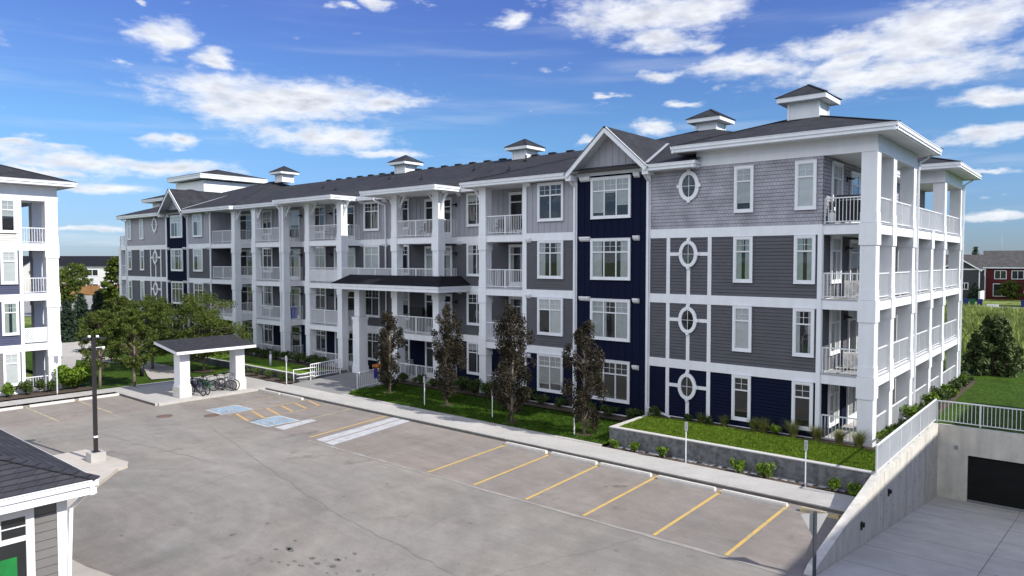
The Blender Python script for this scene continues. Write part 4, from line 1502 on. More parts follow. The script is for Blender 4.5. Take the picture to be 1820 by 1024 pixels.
# --- corner balcony stack on the east side
ECW = 0.56
ECOL = [0.28, 2.95, 6.9, 11.3, 14.78, 20.02]
for i in range(4):
    z = LV[i] if i else 0.30
    z1 = LV[i + 1] if i < 3 else 12.15
    for k, yc in enumerate(ECOL):
        if i == 3 and k == 3: continue
        column(B, -ECW / 2, yc, z, z1, ECW, 0.87 if i < 3 else 0.0, 0.42)
    if i:
        mb = MB()
        mb.box(-0.16, 0.0, 0.0, 20.3, z - BH, z); mb.box(-2.0, -0.16, 0.0, 0.16, z - BH, z); mb.box(-2.0, -0.16, 20.14, 20.3, z - BH, z)
        mb.box(-2.0, -0.16, 0.16, 20.14, z - 0.22, z - 0.02, 1)
        mb.box(-2.0, 0.03, -0.03, 0.0, z - 0.035, z + 0.012, 2); mb.box(0.0, 0.03, 0.0, 20.3, z - 0.035, z + 0.012, 2)
        mb.build('balcony', [white, deckm, flash], B)
    zr_ = max(z, 0.42)
    railing(B, (-1.95, 0.14), (-ECW - 0.02, 0.14), zr_)
    ys = [0.56] + [v for yc in ECOL[1:5] for v in (yc - 0.28, yc + 0.28)] + [19.74]
    if i == 3: ys = [0.56, 2.67, 3.23, 6.62, 7.18, 14.5, 15.06, 19.74]
    for a, b in zip(ys[::2], ys[1::2]): railing(B, (-0.12, a), (-0.12, b), zr_, screen=(i in (2, 3) and a < 14 and a > 3) or (i == 2 and a > 15))
    for yy_ in (7.5, 13.4):                              # party walls between the flats
        if i == 3: continue
        mb = MB(); mb.box(-1.97, -0.75, yy_ - 0.1, yy_ + 0.1, zr_, LV[i + 1] - 0.23)
        mb.build('party_wall', white, B)

# --- friezes and beams of the two raised corner blocks
def raised(y0, y1, x0, ytop0, ytop1):
    mb = MB()
    for (a, b, c, d) in ((x0 + 0.9, 0.0, y0, y0 + 0.16), (-0.16, 0.0, y0 + 0.16, y1 - 0.16), (x0 + 0.9, 0.0, y1 - 0.16, y1)):
        mb.box(a, b, c, d, 12.08, 12.74)
    e = 0.035
    mb.box(x0 + 0.85, e, y0 - e, y0, 12.08, 12.38); mb.box(0.0, e, y0, y1, 12.08, 12.38); mb.box(x0 + 0.85, e, y1, y1 + e, 12.08, 12.38)
    mb.build('frieze', white, B)
    mb = MB(); mb.box(-2.0, -0.16, y0 + 0.16, y1 - 0.16, 12.12, 12.2); mb.build('porch_ceiling', soffit, B)
    X0, X1 = x0, 0.85
    eave(B, [(X0, ytop0), (X1, ytop0), (X1, ytop1), (X0, ytop1)], 13.0, closed=True, soff=[(X0, ytop0), (X1, ytop0), (X1, ytop1), (X0, ytop1)])
    hip_roof(B, X0, X1, ytop0, ytop1, 13.0, 0.333)


raised(0.0, 7.3, -8.45, -0.78, 8.05)
raised(14.4, 20.3, -8.45, 13.4, 21.1)
# --- main roofs
mb = MB()
zE = 12.31; ap = (-11.62, 10.15, zE + 0.333 * 10.33)
zx = lambda x: zE + 0.333 * (-1.3 - x)
mb.face([(-21.95, -0.7, zE), (-7.35, -0.7, zE), (-7.35, 0.17, zE + 0.29), (-2.17, 0.17, zE + 0.29), ap])
mb.face([(-2.17, 0.17, zx(-2.17)), (-2.17, 7.1, zx(-2.17)), (-1.3, 7.95, zE), (-1.3, 13.5, zE), (-2.17, 14.5, zx(-2.17)), (-2.17, 20.13, zx(-2.17)), ap])
mb.face([(-2.17, 20.13, zE + 0.29), (-21.95, 21.0, zE), ap]); mb.face([(-21.95, 21.0, zE), (-21.95, -0.7, zE), ap])
mb.beam((-21.95, -0.7, zE + .01), ap, 0.24, 0.03)
mb.build('roof', roofm, B)
hip_roof(B, -70.85, -48.2, -0.7, 21.0, 12.31, 0.333)
mb = MB()
zc = lambda y: 12.31 + 0.333 * (y - 1.0)
mb.face([(-48.4, 1.0, zc(1.0)), (-21.4, 1.0, zc(1.0)), (-11.0, 10.15, zc(10.15)), (-58.0, 10.15, zc(10.15))])
mb.face([(-58.0, 10.15, zc(10.15)), (-11.0, 10.15, zc(10.15)), (-14, 21.0, 12.31), (-55, 21.0, 12.31)])
for k in range(24):                              # ridge vents
    x = -50 + k * 1.55
    mb.box(x, x + 0.55, 10.0, 10.3, zc(10.15) - 0.02, zc(10.15) + 0.09)
for x, y in ((-45.0, 6.2), (-41.0, 4.6), (-37.2, 7.0), (-31.5, 5.2), (-27.6, 6.6), (-23.0, 5.0), (-24.2, 8.2)):
    mb.tube([(x, y, zc(y) - 0.1), (x, y, zc(y) + 0.42)], 0.055, 8)
    mb.box(x - 0.14, x + 0.14, y - 0.14, y + 0.14, zc(y) - 0.06, zc(y) + 0.06)
mb.build('roof', roofm, B)
# forward eaves over the projecting balconies
for (xa, xb, yf) in ((-48.15, -41.05, -0.30), (-41.0, -33.75, -1.15), (-30.6, -23.55, -1.15)):
    mb = MB()
    zt = 12.31
    yi = 4.2; z_i = zc(yi) + 0.012
    A, Bq, C2, D2 = (xa, yf, zt), (xb, yf, zt), (xb - 1.5, yi, z_i), (xa + 1.5, yi, z_i)
    mb.face([A, Bq, C2, D2]); mb.face([Bq, (xb, 1.1, zc(1.1) + 0.01), C2]); mb.face([(xa, 1.1, zc(1.1) + 0.01), A, D2])
    mb.build('roof', roofm, B)
    chain = [(xa, 1.0), (xa, yf), (xb, yf), (xb, 1.0)]
    eave(B, chain, 12.31, soff=[(xa, yf), (xb, yf), (xb, 1.75), (xa, 1.75)])
for seg in ([(-48.2, 1.0), (-21.95, 1.0)],):
    eave(B, seg, 12.308, soff=[(-47.0, 1.0), (-21.0, 1.0), (-21.0, 1.75), (-47.0, 1.75)])
eave(B, [(-21.95, 1.1), (-21.95, -0.7), (-14.25, -0.7)], 12.31, soff=[(-21.95, -0.7), (-14.2, -0.7), (-14.2, 1.75), (-21.95, 1.75)])
eave(B, [(-9.85, -0.7), (-7.3, -0.7), (-7.3, 0.0)], 12.31, soff=[(-9.9, -0.7), (-7.3, -0.7), (-7.3, 0.02), (-9.9, 0.02)])
eave(B, [(-70.85, 21.0), (-70.85, -0.7), (-61.25, -0.7)], 12.31, soff=[(-70.85, -0.7), (-61.2, -0.7), (-61.2, 0.02), (-70.85, 0.02)])
eave(B, [(-56.75, -0.7), (-48.2, -0.7), (-48.2, 1.0)], 12.31, soff=[(-56.75, -0.7), (-48.2, -0.7), (-48.2, 1.75), (-56.75, 1.75)])
eave(B, [(-1.3, 7.9), (-1.3, 13.5)], 12.31, soff=[(-2, 7.9), (-1.3, 7.9), (-1.3, 13.5), (-2, 13.5)])

# --- the two front gables over the navy bays
for c in (-12.05, -59.0):
    mb = MB()
    hw, zp, ze = 2.2, 14.26, 12.3
    yf, yr = -0.72, 6.1
    # board wall of the gable
    bb = MB()
    k = -1.9
    bb.face([(c - 2.05, -0.02, 12.12), (c + 2.05, -0.02, 12.12), (c + 2.05, -0.02, 12.3), (c, -0.02, zp - 0.05), (c - 2.05, -0.02, 12.3)])
    while k <= 1.91:
        bb.box(c + k - 0.025, c + k + 0.025, -0.042, -0.02, 12.3, zp - 0.12 - abs(k) * 0.89)
        k += 0.38
    gq = bb.build('gable_wall', greybb, B)
    tb = MB()
    tb.box(c - 2.15, c + 2.15, -0.075, -0.02, 12.1, 12.26)
    for s_ in (-1, 1):
        p0 = (c + s_ * (hw + 0.12), yf, ze - 0.16); p1 = (c, yf, zp - 0.02)
        tb.beam((p0[0], yf - 0.0, p0[2]), (p1[0], yf - 0.0, p1[2]), 0.06 + 0.004 * s_, 0.26)
        # soffit of the overhang
        tb.face([(c + s_ * (hw + 0.05), yf, ze - 0.2), (c, yf, zp - 0.1), (c, 0.0, zp - 0.1), (c + s_ * (hw + 0.05), 0.0, ze - 0.2)], 1)
        tb.box(c + s_ * 2.22 - 0.16, c + s_ * 2.22 + 0.16, yf + 0.05, 0.0, ze - 0.42, ze - 0.14)
    tb.build('barge_board', [white, soffit], B)
    for s_ in (-1, 1):
        q = [(c + s_ * (hw + 0.22), yf - 0.06, ze - 0.08), (c, yf - 0.06, zp + 0.12), (c, yr, zp + 0.12), (c + s_ * (hw + 0.22), yr - 6.2, ze - 0.08)]
        if s_ < 0: q.reverse()
        mb.face(q)
        mb.face([(x, y, z - 0.05) for x, y, z in reversed(q)])
    mb.build('gable_roof', roofm, B)
    fl = MB()                                     # valley flashing
    for s_ in (-1, 1):
        fl.beam((c + s_ * 2.25, -0.6, 12.42), (c + s_ * 0.35, 5.1, 14.22), 0.16, 0.02)
    fl.build('valley_flashing', flash, B)

# --- cupolas
cupola(B, -3.8, 3.65, 14.1, 15.22, 0.66, 0.42)
cupola(B, -11.55, 10.15, 15.2, 16.22)
cupola(B, -25.9, 10.15, 15.0, 16.02)
cupola(B, -38.9, 10.15, 15.0, 16.08)
cupola(B, -57.3, 10.15, 15.7, 16.72)
# stair tower at the far end
mb = MB(); mb.box(-75.6, -69.0, 7.6, 14.2, 0, 16.6); mb.build('stair_tower', white, B)
eave(B, [(-76.3, 6.9), (-68.3, 6.9), (-68.3, 14.9), (-76.3, 14.9)], 17.25, closed=True, h=0.5, soff=[(-76.3, 6.9), (-68.3, 6.9), (-68.3, 14.9), (-76.3, 14.9)])
hip_roof(B, -76.3, -68.3, 6.9, 14.9, 17.25, 0.26)
mb = MB(); mb.box(-71.5, -65.5, 3.2, 8.5, 12.5, 13.9); mb.build('attic_block', white, B)
eave(B, [(-72.3, 2.4), (-64.6, 2.4), (-64.6, 9.0), (-72.3, 9.0)], 14.25, closed=True, soff=[(-72.3, 2.4), (-64.6, 2.4), (-64.6, 9.0), (-72.3, 9.0)])
hip_roof(B, -72.3, -64.6, 2.4, 9.0, 14.25, 0.333)
# west end balconies showing past the corner
for i in range(4):
    z = LV[i] if i else 0.1
    if i:
        mb = MB(); mb.box(-72.25, -70.14, 0.02, 5.0, z - BH, z); mb.build('balcony', [white], B)
    railing(B, (-72.1, 0.12), (-70.2, 0.12), z); railing(B, (-72.1, 0.5), (-72.1, 5.0), z)
    if i < 3: column(B, -72.0, 0.27, z, LV[i + 1], 0.5, 0.87, 0.42); column(B, -72.0, 4.7, z, LV[i + 1], 0.5, 0.87, 0.42)

# --- entry canopy
mb = MB()
ze, zt_ = 6.26, 6.86
E0, E1, yf = -33.75, -23.25, -1.2
T0, T1, yt = -33.0, -24.15, -0.06
mb.face([(E0, yf, ze), (E1, yf, ze), (T1, yt, zt_), (T0, yt, zt_)])
mb.face([(E1, yf, ze), (E1, 1.7, ze), (T1, 1.7, zt_), (T1, yt, zt_)])
mb.face([(E0, 1.7, ze), (E0, yf, ze), (T0, yt, zt_), (T0, 1.7, zt_)])
mb.beam((E1, yf, ze + .01), (T1, yt, zt_ + .01), 0.16, 0.03); mb.beam((E0, yf, ze + .01), (T0, yt, zt_ + .01), 0.16, 0.03)
cn = mb.build('canopy', roofdark, B)  # shingle colour darkened to carry the shadow of the balconies
eave(cn, [(E0, 1.7), (E0, yf), (E1, yf), (E1, 1.7)], ze, h=0.36, soff=[(E0, yf), (E1, yf), (E1, 1.7), (E0, 1.7)], name='canopy_eave')
for cx_, cy_ in ((-32.6, 0.36),):
    p = MB()
    p.box(cx_ - 0.36, cx_ + 0.36, cy_ - 0.36, cy_ + 0.36, 0.05, 3.95); p.box(cx_ - 0.40, cx_ + 0.40, cy_ - 0.40, cy_ + 0.40, 3.75, 3.95)
    p.box(cx_ - 0.40, cx_ + 0.40, cy_ - 0.40, cy_ + 0.40, 0.05, 0.55)
    p.box(cx_ - 0.27, cx_ + 0.27, cy_ - 0.27, cy_ + 0.27, 3.95, 5.92)
    p.build('portico_column', white, B)
# wider lower shafts under the canopy
for cx_ in (-28.55,):
    p = MB(); p.box(cx_ - 0.33, cx_ + 0.33, -0.07, 0.6, 0.02, 4.05); p.build('portico_column', white, B)
# entrance doors
window(B, F1, -30.9, 0.12, 'patio', 'dark')

# --- downspouts
for pts in ([(-14.3, -0.62, 12.2), (-14.3, -0.62, 11.95), (-14.22, -0.12, 11.6), (-14.22, -0.12, 0.2)],
            [(-9.95, -0.62, 12.2), (-9.95, -0.62, 11.95), (-9.95, -0.12, 11.6), (-9.95, -0.12, 0.75), (-8.7, -0.25, 0.52), (-8.65, -0.3, 0.36)],
            [(0.75, 7.95, 12.9), (0.1, 7.3, 12.35), (0.08, 7.25, 12.1), (0.08, 7.25, 0.8), (0.3, 7.0, 0.5)],
            [(0.75, 20.9, 12.9), (0.1, 20.25, 12.35), (0.08, 20.2, 0.5)],
            [(-31.75, 0.95, 12.15), (-31.75, 0.95, 11.95), (-31.3, 1.58, 11.6), (-31.3, 1.58, 6.3)],
            [(-31.3, 1.6, 5.8), (-31.3, 1.6, 0.2)],
            [(-42.0, -0.3, 12.15), (-41.75, -0.1, 11.7), (-41.75, -0.06, 0.2)],
            [(-56.95, -0.62, 12.2), (-56.8, -0.12, 11.6), (-56.8, -0.12, 0.2)],
            [(-70.6, -0.6, 12.1), (-70.15, -0.12, 11.8), (-70.1, -0.12, 0.2)]):
    downspout(B, pts)

# ------------------------------------------------------------------ the neighbouring building at the left
A2 = thing('apartment_building', 'apartment building at the left edge with beige, slate blue and grey floors, sunlit', 'building', (-43.1, -14.7, 0))
a_ = dict(x=-43.1)
FA = Fr(0.0, 14.7 - 0.0, pi / 2)      # east face in local coordinates (local origin at -43.1,-14.7): u = y world, so shift
FA = Fr(0.0, 0.0, pi / 2)             # u = y - (-14.7)
LA = [-0.30, 2.75, 5.80, 8.85]
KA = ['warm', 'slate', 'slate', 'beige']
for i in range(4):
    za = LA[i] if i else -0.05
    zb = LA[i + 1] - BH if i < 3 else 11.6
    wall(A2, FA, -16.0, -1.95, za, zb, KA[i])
    FB = Fr(-3.0, 0, pi / 2)
    wall(A2, Fr(0, -1.95, pi), 0.0, 3.0, za, zb, KA[i])
    wall(A2, Fr(-3.0, 0.0, pi / 2), -1.95, 0.0, za, zb, KA[i]) if False else None
    if i: trim(A2, FA, -16.0, -2.1, LA[i] - BH, LA[i], 0.05, 'band')
    trim(A2, FA, -2.1, -1.92, LA[i] - (BH if i else 0), (LA[i + 1] - BH) if i < 3 else 11.6, 0.06, 'corner_board')
    wz_ = LA[i] + 0.63
    window(A2, FA, -2.62, wz_, 'single', ['shade', 'green', 'shade', 'half'][i])
    window(A2, FA, -6.5, wz_, 'triple', 'sheer')
    window(A2, FA, -11.0, wz_, 'double', 'dark')
    if i:
        mb = MB()
        mb.box(-0.16, 0.0, -1.95, 0.0, LA[i] - BH, LA[i]); mb.box(-3.2, -0.16, -0.16, 0.0, LA[i] - BH, LA[i])
        mb.box(-3.2, -0.16, -1.95, -0.16, LA[i] - 0.22, LA[i] - 0.02, 1); mb.box(-0.0, 0.03, -1.95, 0.03, LA[i] - 0.035, LA[i] + 0.012)
        mb.build('balcony', [white, soffit], A2)
    z1 = LA[i + 1] if i < 3 else 11.7
    column(A2, -0.33, -0.33, LA[i], z1, 0.66, 0.87 if i < 3 else 0, 0.42)
    column(A2, -2.95, -0.30, LA[i], z1, 0.60, 0.87 if i < 3 else 0, 0.42)
    railing(A2, (-0.12, -1.9), (-0.12, -0.66), LA[i] if i else -0.25, 0.95, lattice=(i == 1))
    railing(A2, (-2.6, -0.12), (-0.68, -0.12), LA[i] if i else -0.25, 0.95, post=False)
trim(A2, FA, -16, -1.95, -0.2, 0.05, 0.04, 'base_board')
mb = MB(); mb.box(-15, 0.0, -16, 0.0, -0.6, -0.24); mb.build('foundation', conc, A2)
mb = MB()
mb.box(-0.16, 0.0, -16.0, 0.0, 11.45, 12.36); mb.box(-15.0, -0.16, -0.16, 0.0, 11.45, 12.36); mb.box(0.0, 0.035, -16, 0.035, 11.45, 11.8)
mb.box(-3.1, -0.16, -1.95, -0.16, 11.5, 11.55)
mb.build('frieze', white, A2)
eave(A2, [(-16, -17), (0.85, -17), (0.85, 0.85), (-16, 0.85)], 12.66, closed=True, soff=[(-16, -17), (0.85, -17), (0.85, 0.85), (-16, 0.85)])
hip_roof(A2, -16, 0.85, -17, 0.85, 12.66, 0.333)
wall(A2, Fr(0, -1.95, pi), 3.0, 15.0, -0.05, 11.6, 'slate')
wall(A2, Fr(-15.0, 0, -pi / 2), 1.95, 16.0, -0.05, 11.6, 'slate')
wall(A2, Fr(0, -16.0, 0), -15.0, 0.0, -0.05, 11.6, 'slate')

# ------------------------------------------------------------------ clubhouse in the corner
CB = thing('clubhouse', 'low grey-sided hut with dark hip roof and green poster in its window', 'hut', (-10.95, -24.75, -0.2))
zo = 0.32
FC = Fr(0, 0, pi / 2)
mb = MB(); lap_wall(mb, FC, -9.0, 0.0, 0.0, 2.75, 0.2, 0.025); mb.build('wall', greylap, CB)
mb = MB(); lap_wall(mb, Fr(0, 0, pi), 0.0, 9.0, 0.0, 2.75, 0.2, 0.025); mb.build('wall', greylap, CB)
mb = MB(); lap_wall(mb, Fr(-9.0, 0, -pi / 2), 0.0, 9.0, 0.0, 2.75, 0.2, 0.025); lap_wall(mb, Fr(0, -9.0, 0), -9.0, 0.0, 0.0, 2.75, 0.2, 0.025); mb.build('wall', greylap, CB)
mb = MB(); FC.box(mb, -0.17, 0.03, -0.01, 0.05, 0, 2.6); mb.box(-0.16, 0.0, 0.0, 0.05, 0, 2.6); mb.build('corner_board', white, CB)
fm = MB()
FC.box(fm, -0.78, -0.62, 0.0, 0.07, 0.5, 2.46); FC.box(fm, -2.9, -0.62, 0.0, 0.072, 2.46, 2.62); FC.box(fm, -2.9, -0.60, 0.0, 0.085, 0.38, 0.5)
FC.box(fm, -2.9, -2.74, 0.0, 0.07, 0.5, 2.46)
FC.box(fm, -2.74, -0.78, 0.0, 0.06, 1.92, 2.03); FC.box(fm, -1.83, -1.71, 0.0, 0.06, 0.5, 2.46)
for u in (-1.24, -2.28): FC.box(fm, u - 0.012, u + 0.012, 0.03, 0.05, 2.03, 2.46)
FC.box(fm, -2.74, -0.78, 0.03, 0.049, 2.235, 2.26)
wn = fm.build('window', vinyl, CB)
gm = MB(); gm.face([FC.p(-2.74, 0.035, 0.5), FC.p(-0.78, 0.035, 0.5), FC.p(-0.78, 0.035, 2.46), FC.p(-2.74, 0.035, 2.46)]); gm.build('pane', glass, wn)
gm = MB(); gm.face([FC.p(-2.74, 0.027, 0.5), FC.p(-0.78, 0.027, 0.5), FC.p(-0.78, 0.027, 2.46), FC.p(-2.74, 0.027, 2.46)]); gm.build('blind', glass_dark, wn)
gm = MB(); FC.box(gm, -1.55, -0.95, 0.028, 0.032, 0.55, 1.60); gm.build('poster', greensign, wn)
eave(CB, [(-10, -10), (0.55, -10), (0.55, 0.5), (-10, 0.5)], 3.07, closed=True, soff=[(-10, -10), (0.55, -10), (0.55, 0.5), (-10, 0.5)], h=0.34)
hip_roof(CB, -10, 0.55, -10, 0.5, 3.08, 0.36, brickmat('slate_grey_shingles', (0.040, 0.041, 0.050), (0.055, 0.056, 0.064), (0.022, 0.022, 0.028), 0.33, 0.07, 0.008, mode='roof', bump=0.6))
downspout(CB, [(0.35, 0.4, 2.8), (0.07, 0.1, 2.4), (0.07, 0.0, 0.1)])

# ------------------------------------------------------------------ bike shelter
SH = thing('bike_shelter', 'open bike shelter with grey shingled lean-to roof on two stout white pillars', 'shelter', (-35.2, -9.05, -0.293))
for yc in (-1.75, 1.75):
    mb = MB()
    mb.box(-0.45, 0.45, yc - 0.36, yc + 0.36, 0.0, 0.62)
    bs = mb.build('pillar_base', stopm, SH)
    mb = MB()
    zt = lambda x: 2.74 - 0.145 * (x - 1.0)
    mb.box(-0.42, 0.42, yc - 0.33, yc + 0.33, 0.62, 0.74)
    mb.box(-0.37, 0.37, yc - 0.28, yc + 0.28, 0.74, 2.66)
    for sx in (-1, 1):
        for sy in (-1, 1):
            mb.box(sx * 0.34 - 0.045, sx * 0.34 + 0.045, yc + sy * 0.25 - 0.045, yc + sy * 0.25 + 0.045, 0.74, 2.60)
    mb.build('pillar', white, SH)
ya, yb_ = -2.5, 2.5
xl, xh, zl_, zh = 1.0, -2.0, 2.82, 3.24
mb = MB()
mb.face([(xl, ya, zl_), (xl, yb_, zl_), (xh, yb_, zh), (xh, ya, zh)])
mb.face([(xl, ya, zl_ - 0.03), (xh, ya, zh - 0.03), (xh, yb_, zh - 0.03), (xl, yb_, zl_ - 0.03)])
mb.build('roof', mat('slate_shingles', (0.026, 0.027, 0.033), 0.9, 0.25, 6, 0.4, 40, spec=0.15, col2=(0.042, 0.042, 0.048)), SH)
mb = MB()
mb.box(xl - 0.03, xl + 0.03, ya + 0.02, yb_ - 0.02, zl_ - 0.18, zl_ - 0.012)
mb.box(xh - 0.03, xh + 0.03, ya + 0.02, yb_ - 0.02, zh - 0.2, zh - 0.02)
for y in (ya + 0.03, yb_ - 0.03): mb.beam((xl, y, zl_ - 0.1), (xh, y, zh - 0.1), 0.05, 0.17)
mb.face([(xl, ya, zl_ - 0.06), (xh, ya, zh - 0.06), (xh, yb_, zh - 0.06), (xl, yb_, zl_ - 0.06)], 1)
mb.box(-0.16, 0.16, ya + 0.25, yb_ - 0.25, 2.62, 2.84)
for y in (-1.75, 1.75):
    mb.beam((0.8, y, 2.70), (-1.8, y, 3.05), 0.14, 0.18)
    mb.beam((-0.3, y, 2.1), (-1.3, y, 2.9), 0.10, 0.12)
mb.build('roof_frame', [white, soffit], SH)

# ------------------------------------------------------------------ bicycles and rack
def wheel(parent, x, rad=0.33, name='wheel', m_t=rubber):
    w = MB(); w.torus((x, 0, rad), (0, 1, 0), rad - 0.026, 0.027, 26, 6)
    o = w.build(name, m_t, parent)
    s_ = MB(); s_.torus((x, 0, rad), (0, 1, 0), rad - 0.055, 0.010, 26, 5)
    for k in range(14):
        t = 2 * pi * k / 14
        s_.tube([(x, 0.02 * (-1) ** k, rad), (x + (rad - 0.05) * cos(t), 0, rad + (rad - 0.05) * sin(t))], 0.0028, 4)
    s_.tube([(x, -0.05, rad), (x, 0.05, rad)], 0.018, 8)
    s_.build('rim', bikesil, o)
    return o


def bicycle(label, loc, rz, fm, lean=0.12, style='city', basket=False, fender=False):
    b = thing('bicycle', label, 'bicycle', loc, rz, 'bicycles under the shelter')
    b.rotation_euler = (lean, 0, rz)
    b.scale = (1.06, 1.06, 1.06)
    wheel(b, -0.52); wheel(b, 0.53)
    f = MB()
    bb_, st, hd0, hd1 = (-0.08, 0, 0.29), (-0.27, 0, 0.80), (0.36, 0, 0.66), (0.33, 0, 0.80)
    drop = 0.25 if style == 'city' else 0.0
    f.tube([bb_, st], 0.022, 8)
    f.tube([(-0.19, 0, 0.58) if style == 'city' else (-0.25, 0, 0.74), hd1 if not drop else (0.355, 0, 0.69)], 0.021, 8)
    f.tube([bb_, hd0], 0.026, 8); f.tube([hd0, hd1], 0.02, 8)
    for s_ in (-1, 1):
        f.tube([(-0.08, 0.03 * s_, 0.29), (-0.52, 0.055 * s_, 0.33)], 0.010, 6)
        f.tube([(-0.25, 0.02 * s_, 0.73), (-0.52, 0.055 * s_, 0.33)], 0.009, 6)
        f.tube([(0.375, 0.04 * s_, 0.62), (0.53, 0.05 * s_, 0.33)], 0.012, 6)
    f.build('frame', fm, b)
    h = MB(); h.tube([(0.33, 0, 0.80), (0.31, 0, 0.98)], 0.014, 8)
    h.tube([(0.18, -0.31, 1.02), (0.27, -0.2, 1.02), (0.33, 0, 0.99), (0.27, 0.2, 1.02), (0.18, 0.31, 1.02)], 0.012, 8)
    h.build('handlebar', bikeblk, b)
    s = MB(); s.tube([st, (-0.30, 0, 0.93)], 0.013, 8)
    s.tube([(-0.44, 0, 0.955), (-0.36, 0, 0.965), (-0.24, 0, 0.955), (-0.15, 0, 0.95)], [0.075, 0.07, 0.035, 0.02], 8)
    s.build('saddle', rubber, b)
    c = MB(); c.torus((-0.08, 0.05, 0.29), (0, 1, 0), 0.085, 0.008, 18, 5)
    c.tube([(-0.08, 0.07, 0.29), (-0.02, 0.08, 0.13)], 0.009, 6); c.box(-0.06, 0.02, 0.08, 0.17, 0.115, 0.14)
    c.tube([(-0.08, -0.07, 0.29), (-0.14, -0.08, 0.45)], 0.009, 6); c.box(-0.18, -0.10, -0.17, -0.08, 0.435, 0.46)
    c.build('crank', bikeblk, b)
    if fender:
        q = MB()
        for x in (-0.52, 0.53):
            for k in range(10):
                t0, t1 = 0.3 + k * 0.24, 0.3 + (k + 1) * 0.24
                q.beam((x + 0.365 * cos(t0), 0, 0.33 + 0.365 * sin(t0)), (x + 0.365 * cos(t1), 0, 0.33 + 0.365 * sin(t1)), 0.06, 0.008)
        q.build('mudguard', bikesil if fm is not bikegrn else bikegrn, b)
    if basket:
        q = MB()
        q.box(-0.72, -0.38, -0.09, 0.09, 0.74, 0.76); q.box(-0.70, -0.42, 0.09, 0.22, 0.42, 0.74); q.box(-0.70, -0.42, -0.22, -0.09, 0.42, 0.74)
        q.tube([(-0.7, -0.1, 0.76), (-0.7, -0.1, 0.95), (-0.7, 0.1, 0.95), (-0.7, 0.1, 0.76)], 0.012, 6)
        q.build('pannier', bikeblk, b)
    return b


zs = -0.293
bicycle('dark blue bicycle with loaded rack standing closest to the near shelter pillar', (-34.95, -10.0, zs), 0.10, bikeblu, 0.1, 'city', True)
bicycle('dark green bicycle with mudguards and a rear carrier, second from the near shelter pillar', (-35.05, -9.55, zs), -0.12, bikegrn, -0.1, 'city', True, True)
bicycle('black step-through bicycle with wide handlebar parked crosswise mid-shelter', (-35.5, -8.85, zs), 1.25, bikeblk, -0.13, 'city')
bicycle('black bicycle with pale silver mudguards leaning beside the far shelter pillar', (-35.1, -8.35, zs), 0.75, bikeblk, 0.1, 'sport', False, True)
bicycle('silver-framed bicycle turned towards the lot, nearest the far shelter pillar', (-35.2, -7.95, zs), 0.35, bikesil, -0.1, 'sport')
rk = MB()
for k in range(5):
    y = -9.9 + k * 0.66
    rk.tube([(-36.3, y, zs), (-36.3, y, zs + 0.75), (-36.25, y + 0.06, zs + 0.82), (-36.15, y + 0.2, zs + 0.82), (-36.1, y + 0.26, zs + 0.75), (-36.1, y + 0.26, zs)], 0.024, 8)
tag(rk.build('bike_rack', galv), 'row of low steel hoops behind the bicycles in the shelter', 'bike rack')

# ------------------------------------------------------------------ walls in the grounds
def retwall(name, label, segs, z0, z1, m, th=0.22, cap=0.035):
    """segs: chain of plan points; outside face on the right"""
    t = thing(name, label, 'retaining wall', (segs[0][0], segs[0][1], z0))
    mb = MB(); cp = MB()
    for k, (a, b) in enumerate(zip(segs[:-1], segs[1:])):
        d = math.hypot(b[0] - a[0], b[1] - a[1])
        fr = Fr(a[0] - segs[0][0], a[1] - segs[0][1], math.atan2(b[1] - a[1], b[0] - a[0]))
        cut = 0.0                                  # at a square corner the next run takes the corner block
        if k < len(segs) - 2:
            c_ = segs[k + 2]
            d2 = math.hypot(c_[0] - b[0], c_[1] - b[1])
            if abs((b[0] - a[0]) * (c_[1] - b[1]) - (b[1] - a[1]) * (c_[0] - b[0])) / d / d2 > 0.9: cut = th
        fr.box(mb, 0.0, d - cut, -th, 0.0, 0, z1 - z0 - cap - 0.002 * k)
        fr.box(cp, -0.01, d + (0.01 if k else 0.0), -th - 0.02, 0.015, z1 - z0 - cap, z1 - z0 + 0.002 * k)
    mb.build('wall_body', m, t); cp.build('coping', conccap, t)
    return t


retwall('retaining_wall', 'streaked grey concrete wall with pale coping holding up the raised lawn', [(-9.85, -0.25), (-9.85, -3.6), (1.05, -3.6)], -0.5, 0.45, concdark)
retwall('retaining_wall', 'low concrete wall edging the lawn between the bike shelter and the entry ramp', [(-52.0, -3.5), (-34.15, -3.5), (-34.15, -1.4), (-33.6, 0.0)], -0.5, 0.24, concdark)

RW = thing('ramp_wall', 'long concrete wall beside the garage ramp, its top sloping down towards the lot', 'retaining wall', (1.3, -4.4, 0))
mb = MB()
prof = [(-6.9, -0.47), (-6.55, -0.30), (0.0, 0.60), (10.4, 0.56)]
bot = -3.4
for (ya, za), (yb_, zb) in zip(prof[:-1], prof[1:]):
    mb.face([(0, ya, bot), (0, yb_, bot), (0, yb_, zb), (0, ya, za)])
    mb.face([(-0.26, yb_, bot), (-0.26, ya, bot), (-0.26, ya, za), (-0.26, yb_, zb)])
    mb.face([(-0.26, ya, za), (0, ya, za), (0, yb_, zb), (-0.26, yb_, zb)])
mb.face([(-0.26, -6.9, bot), (0, -6.9, bot), (0, -6.9, -0.47), (-0.26, -6.9, -0.47)])
mb.face([(0, 10.4, bot), (-0.26, 10.4, bot), (-0.26, 10.4, 0.56), (0, 10.4, 0.56)])
mb.build('wall_body', concwall, RW)
for yy_, z in ((-2.3, -0.42), (1.2, -0.25)):
    mb = MB(); mb.box(0.0, 0.04, yy_ - 0.07, yy_ + 0.07, z - 0.12, z + 0.12); mb.box(0.04, 0.11, yy_ - 0.06, yy_ + 0.06, z - 0.02, z + 0.10)
    mb.build('wall_light', black, RW)
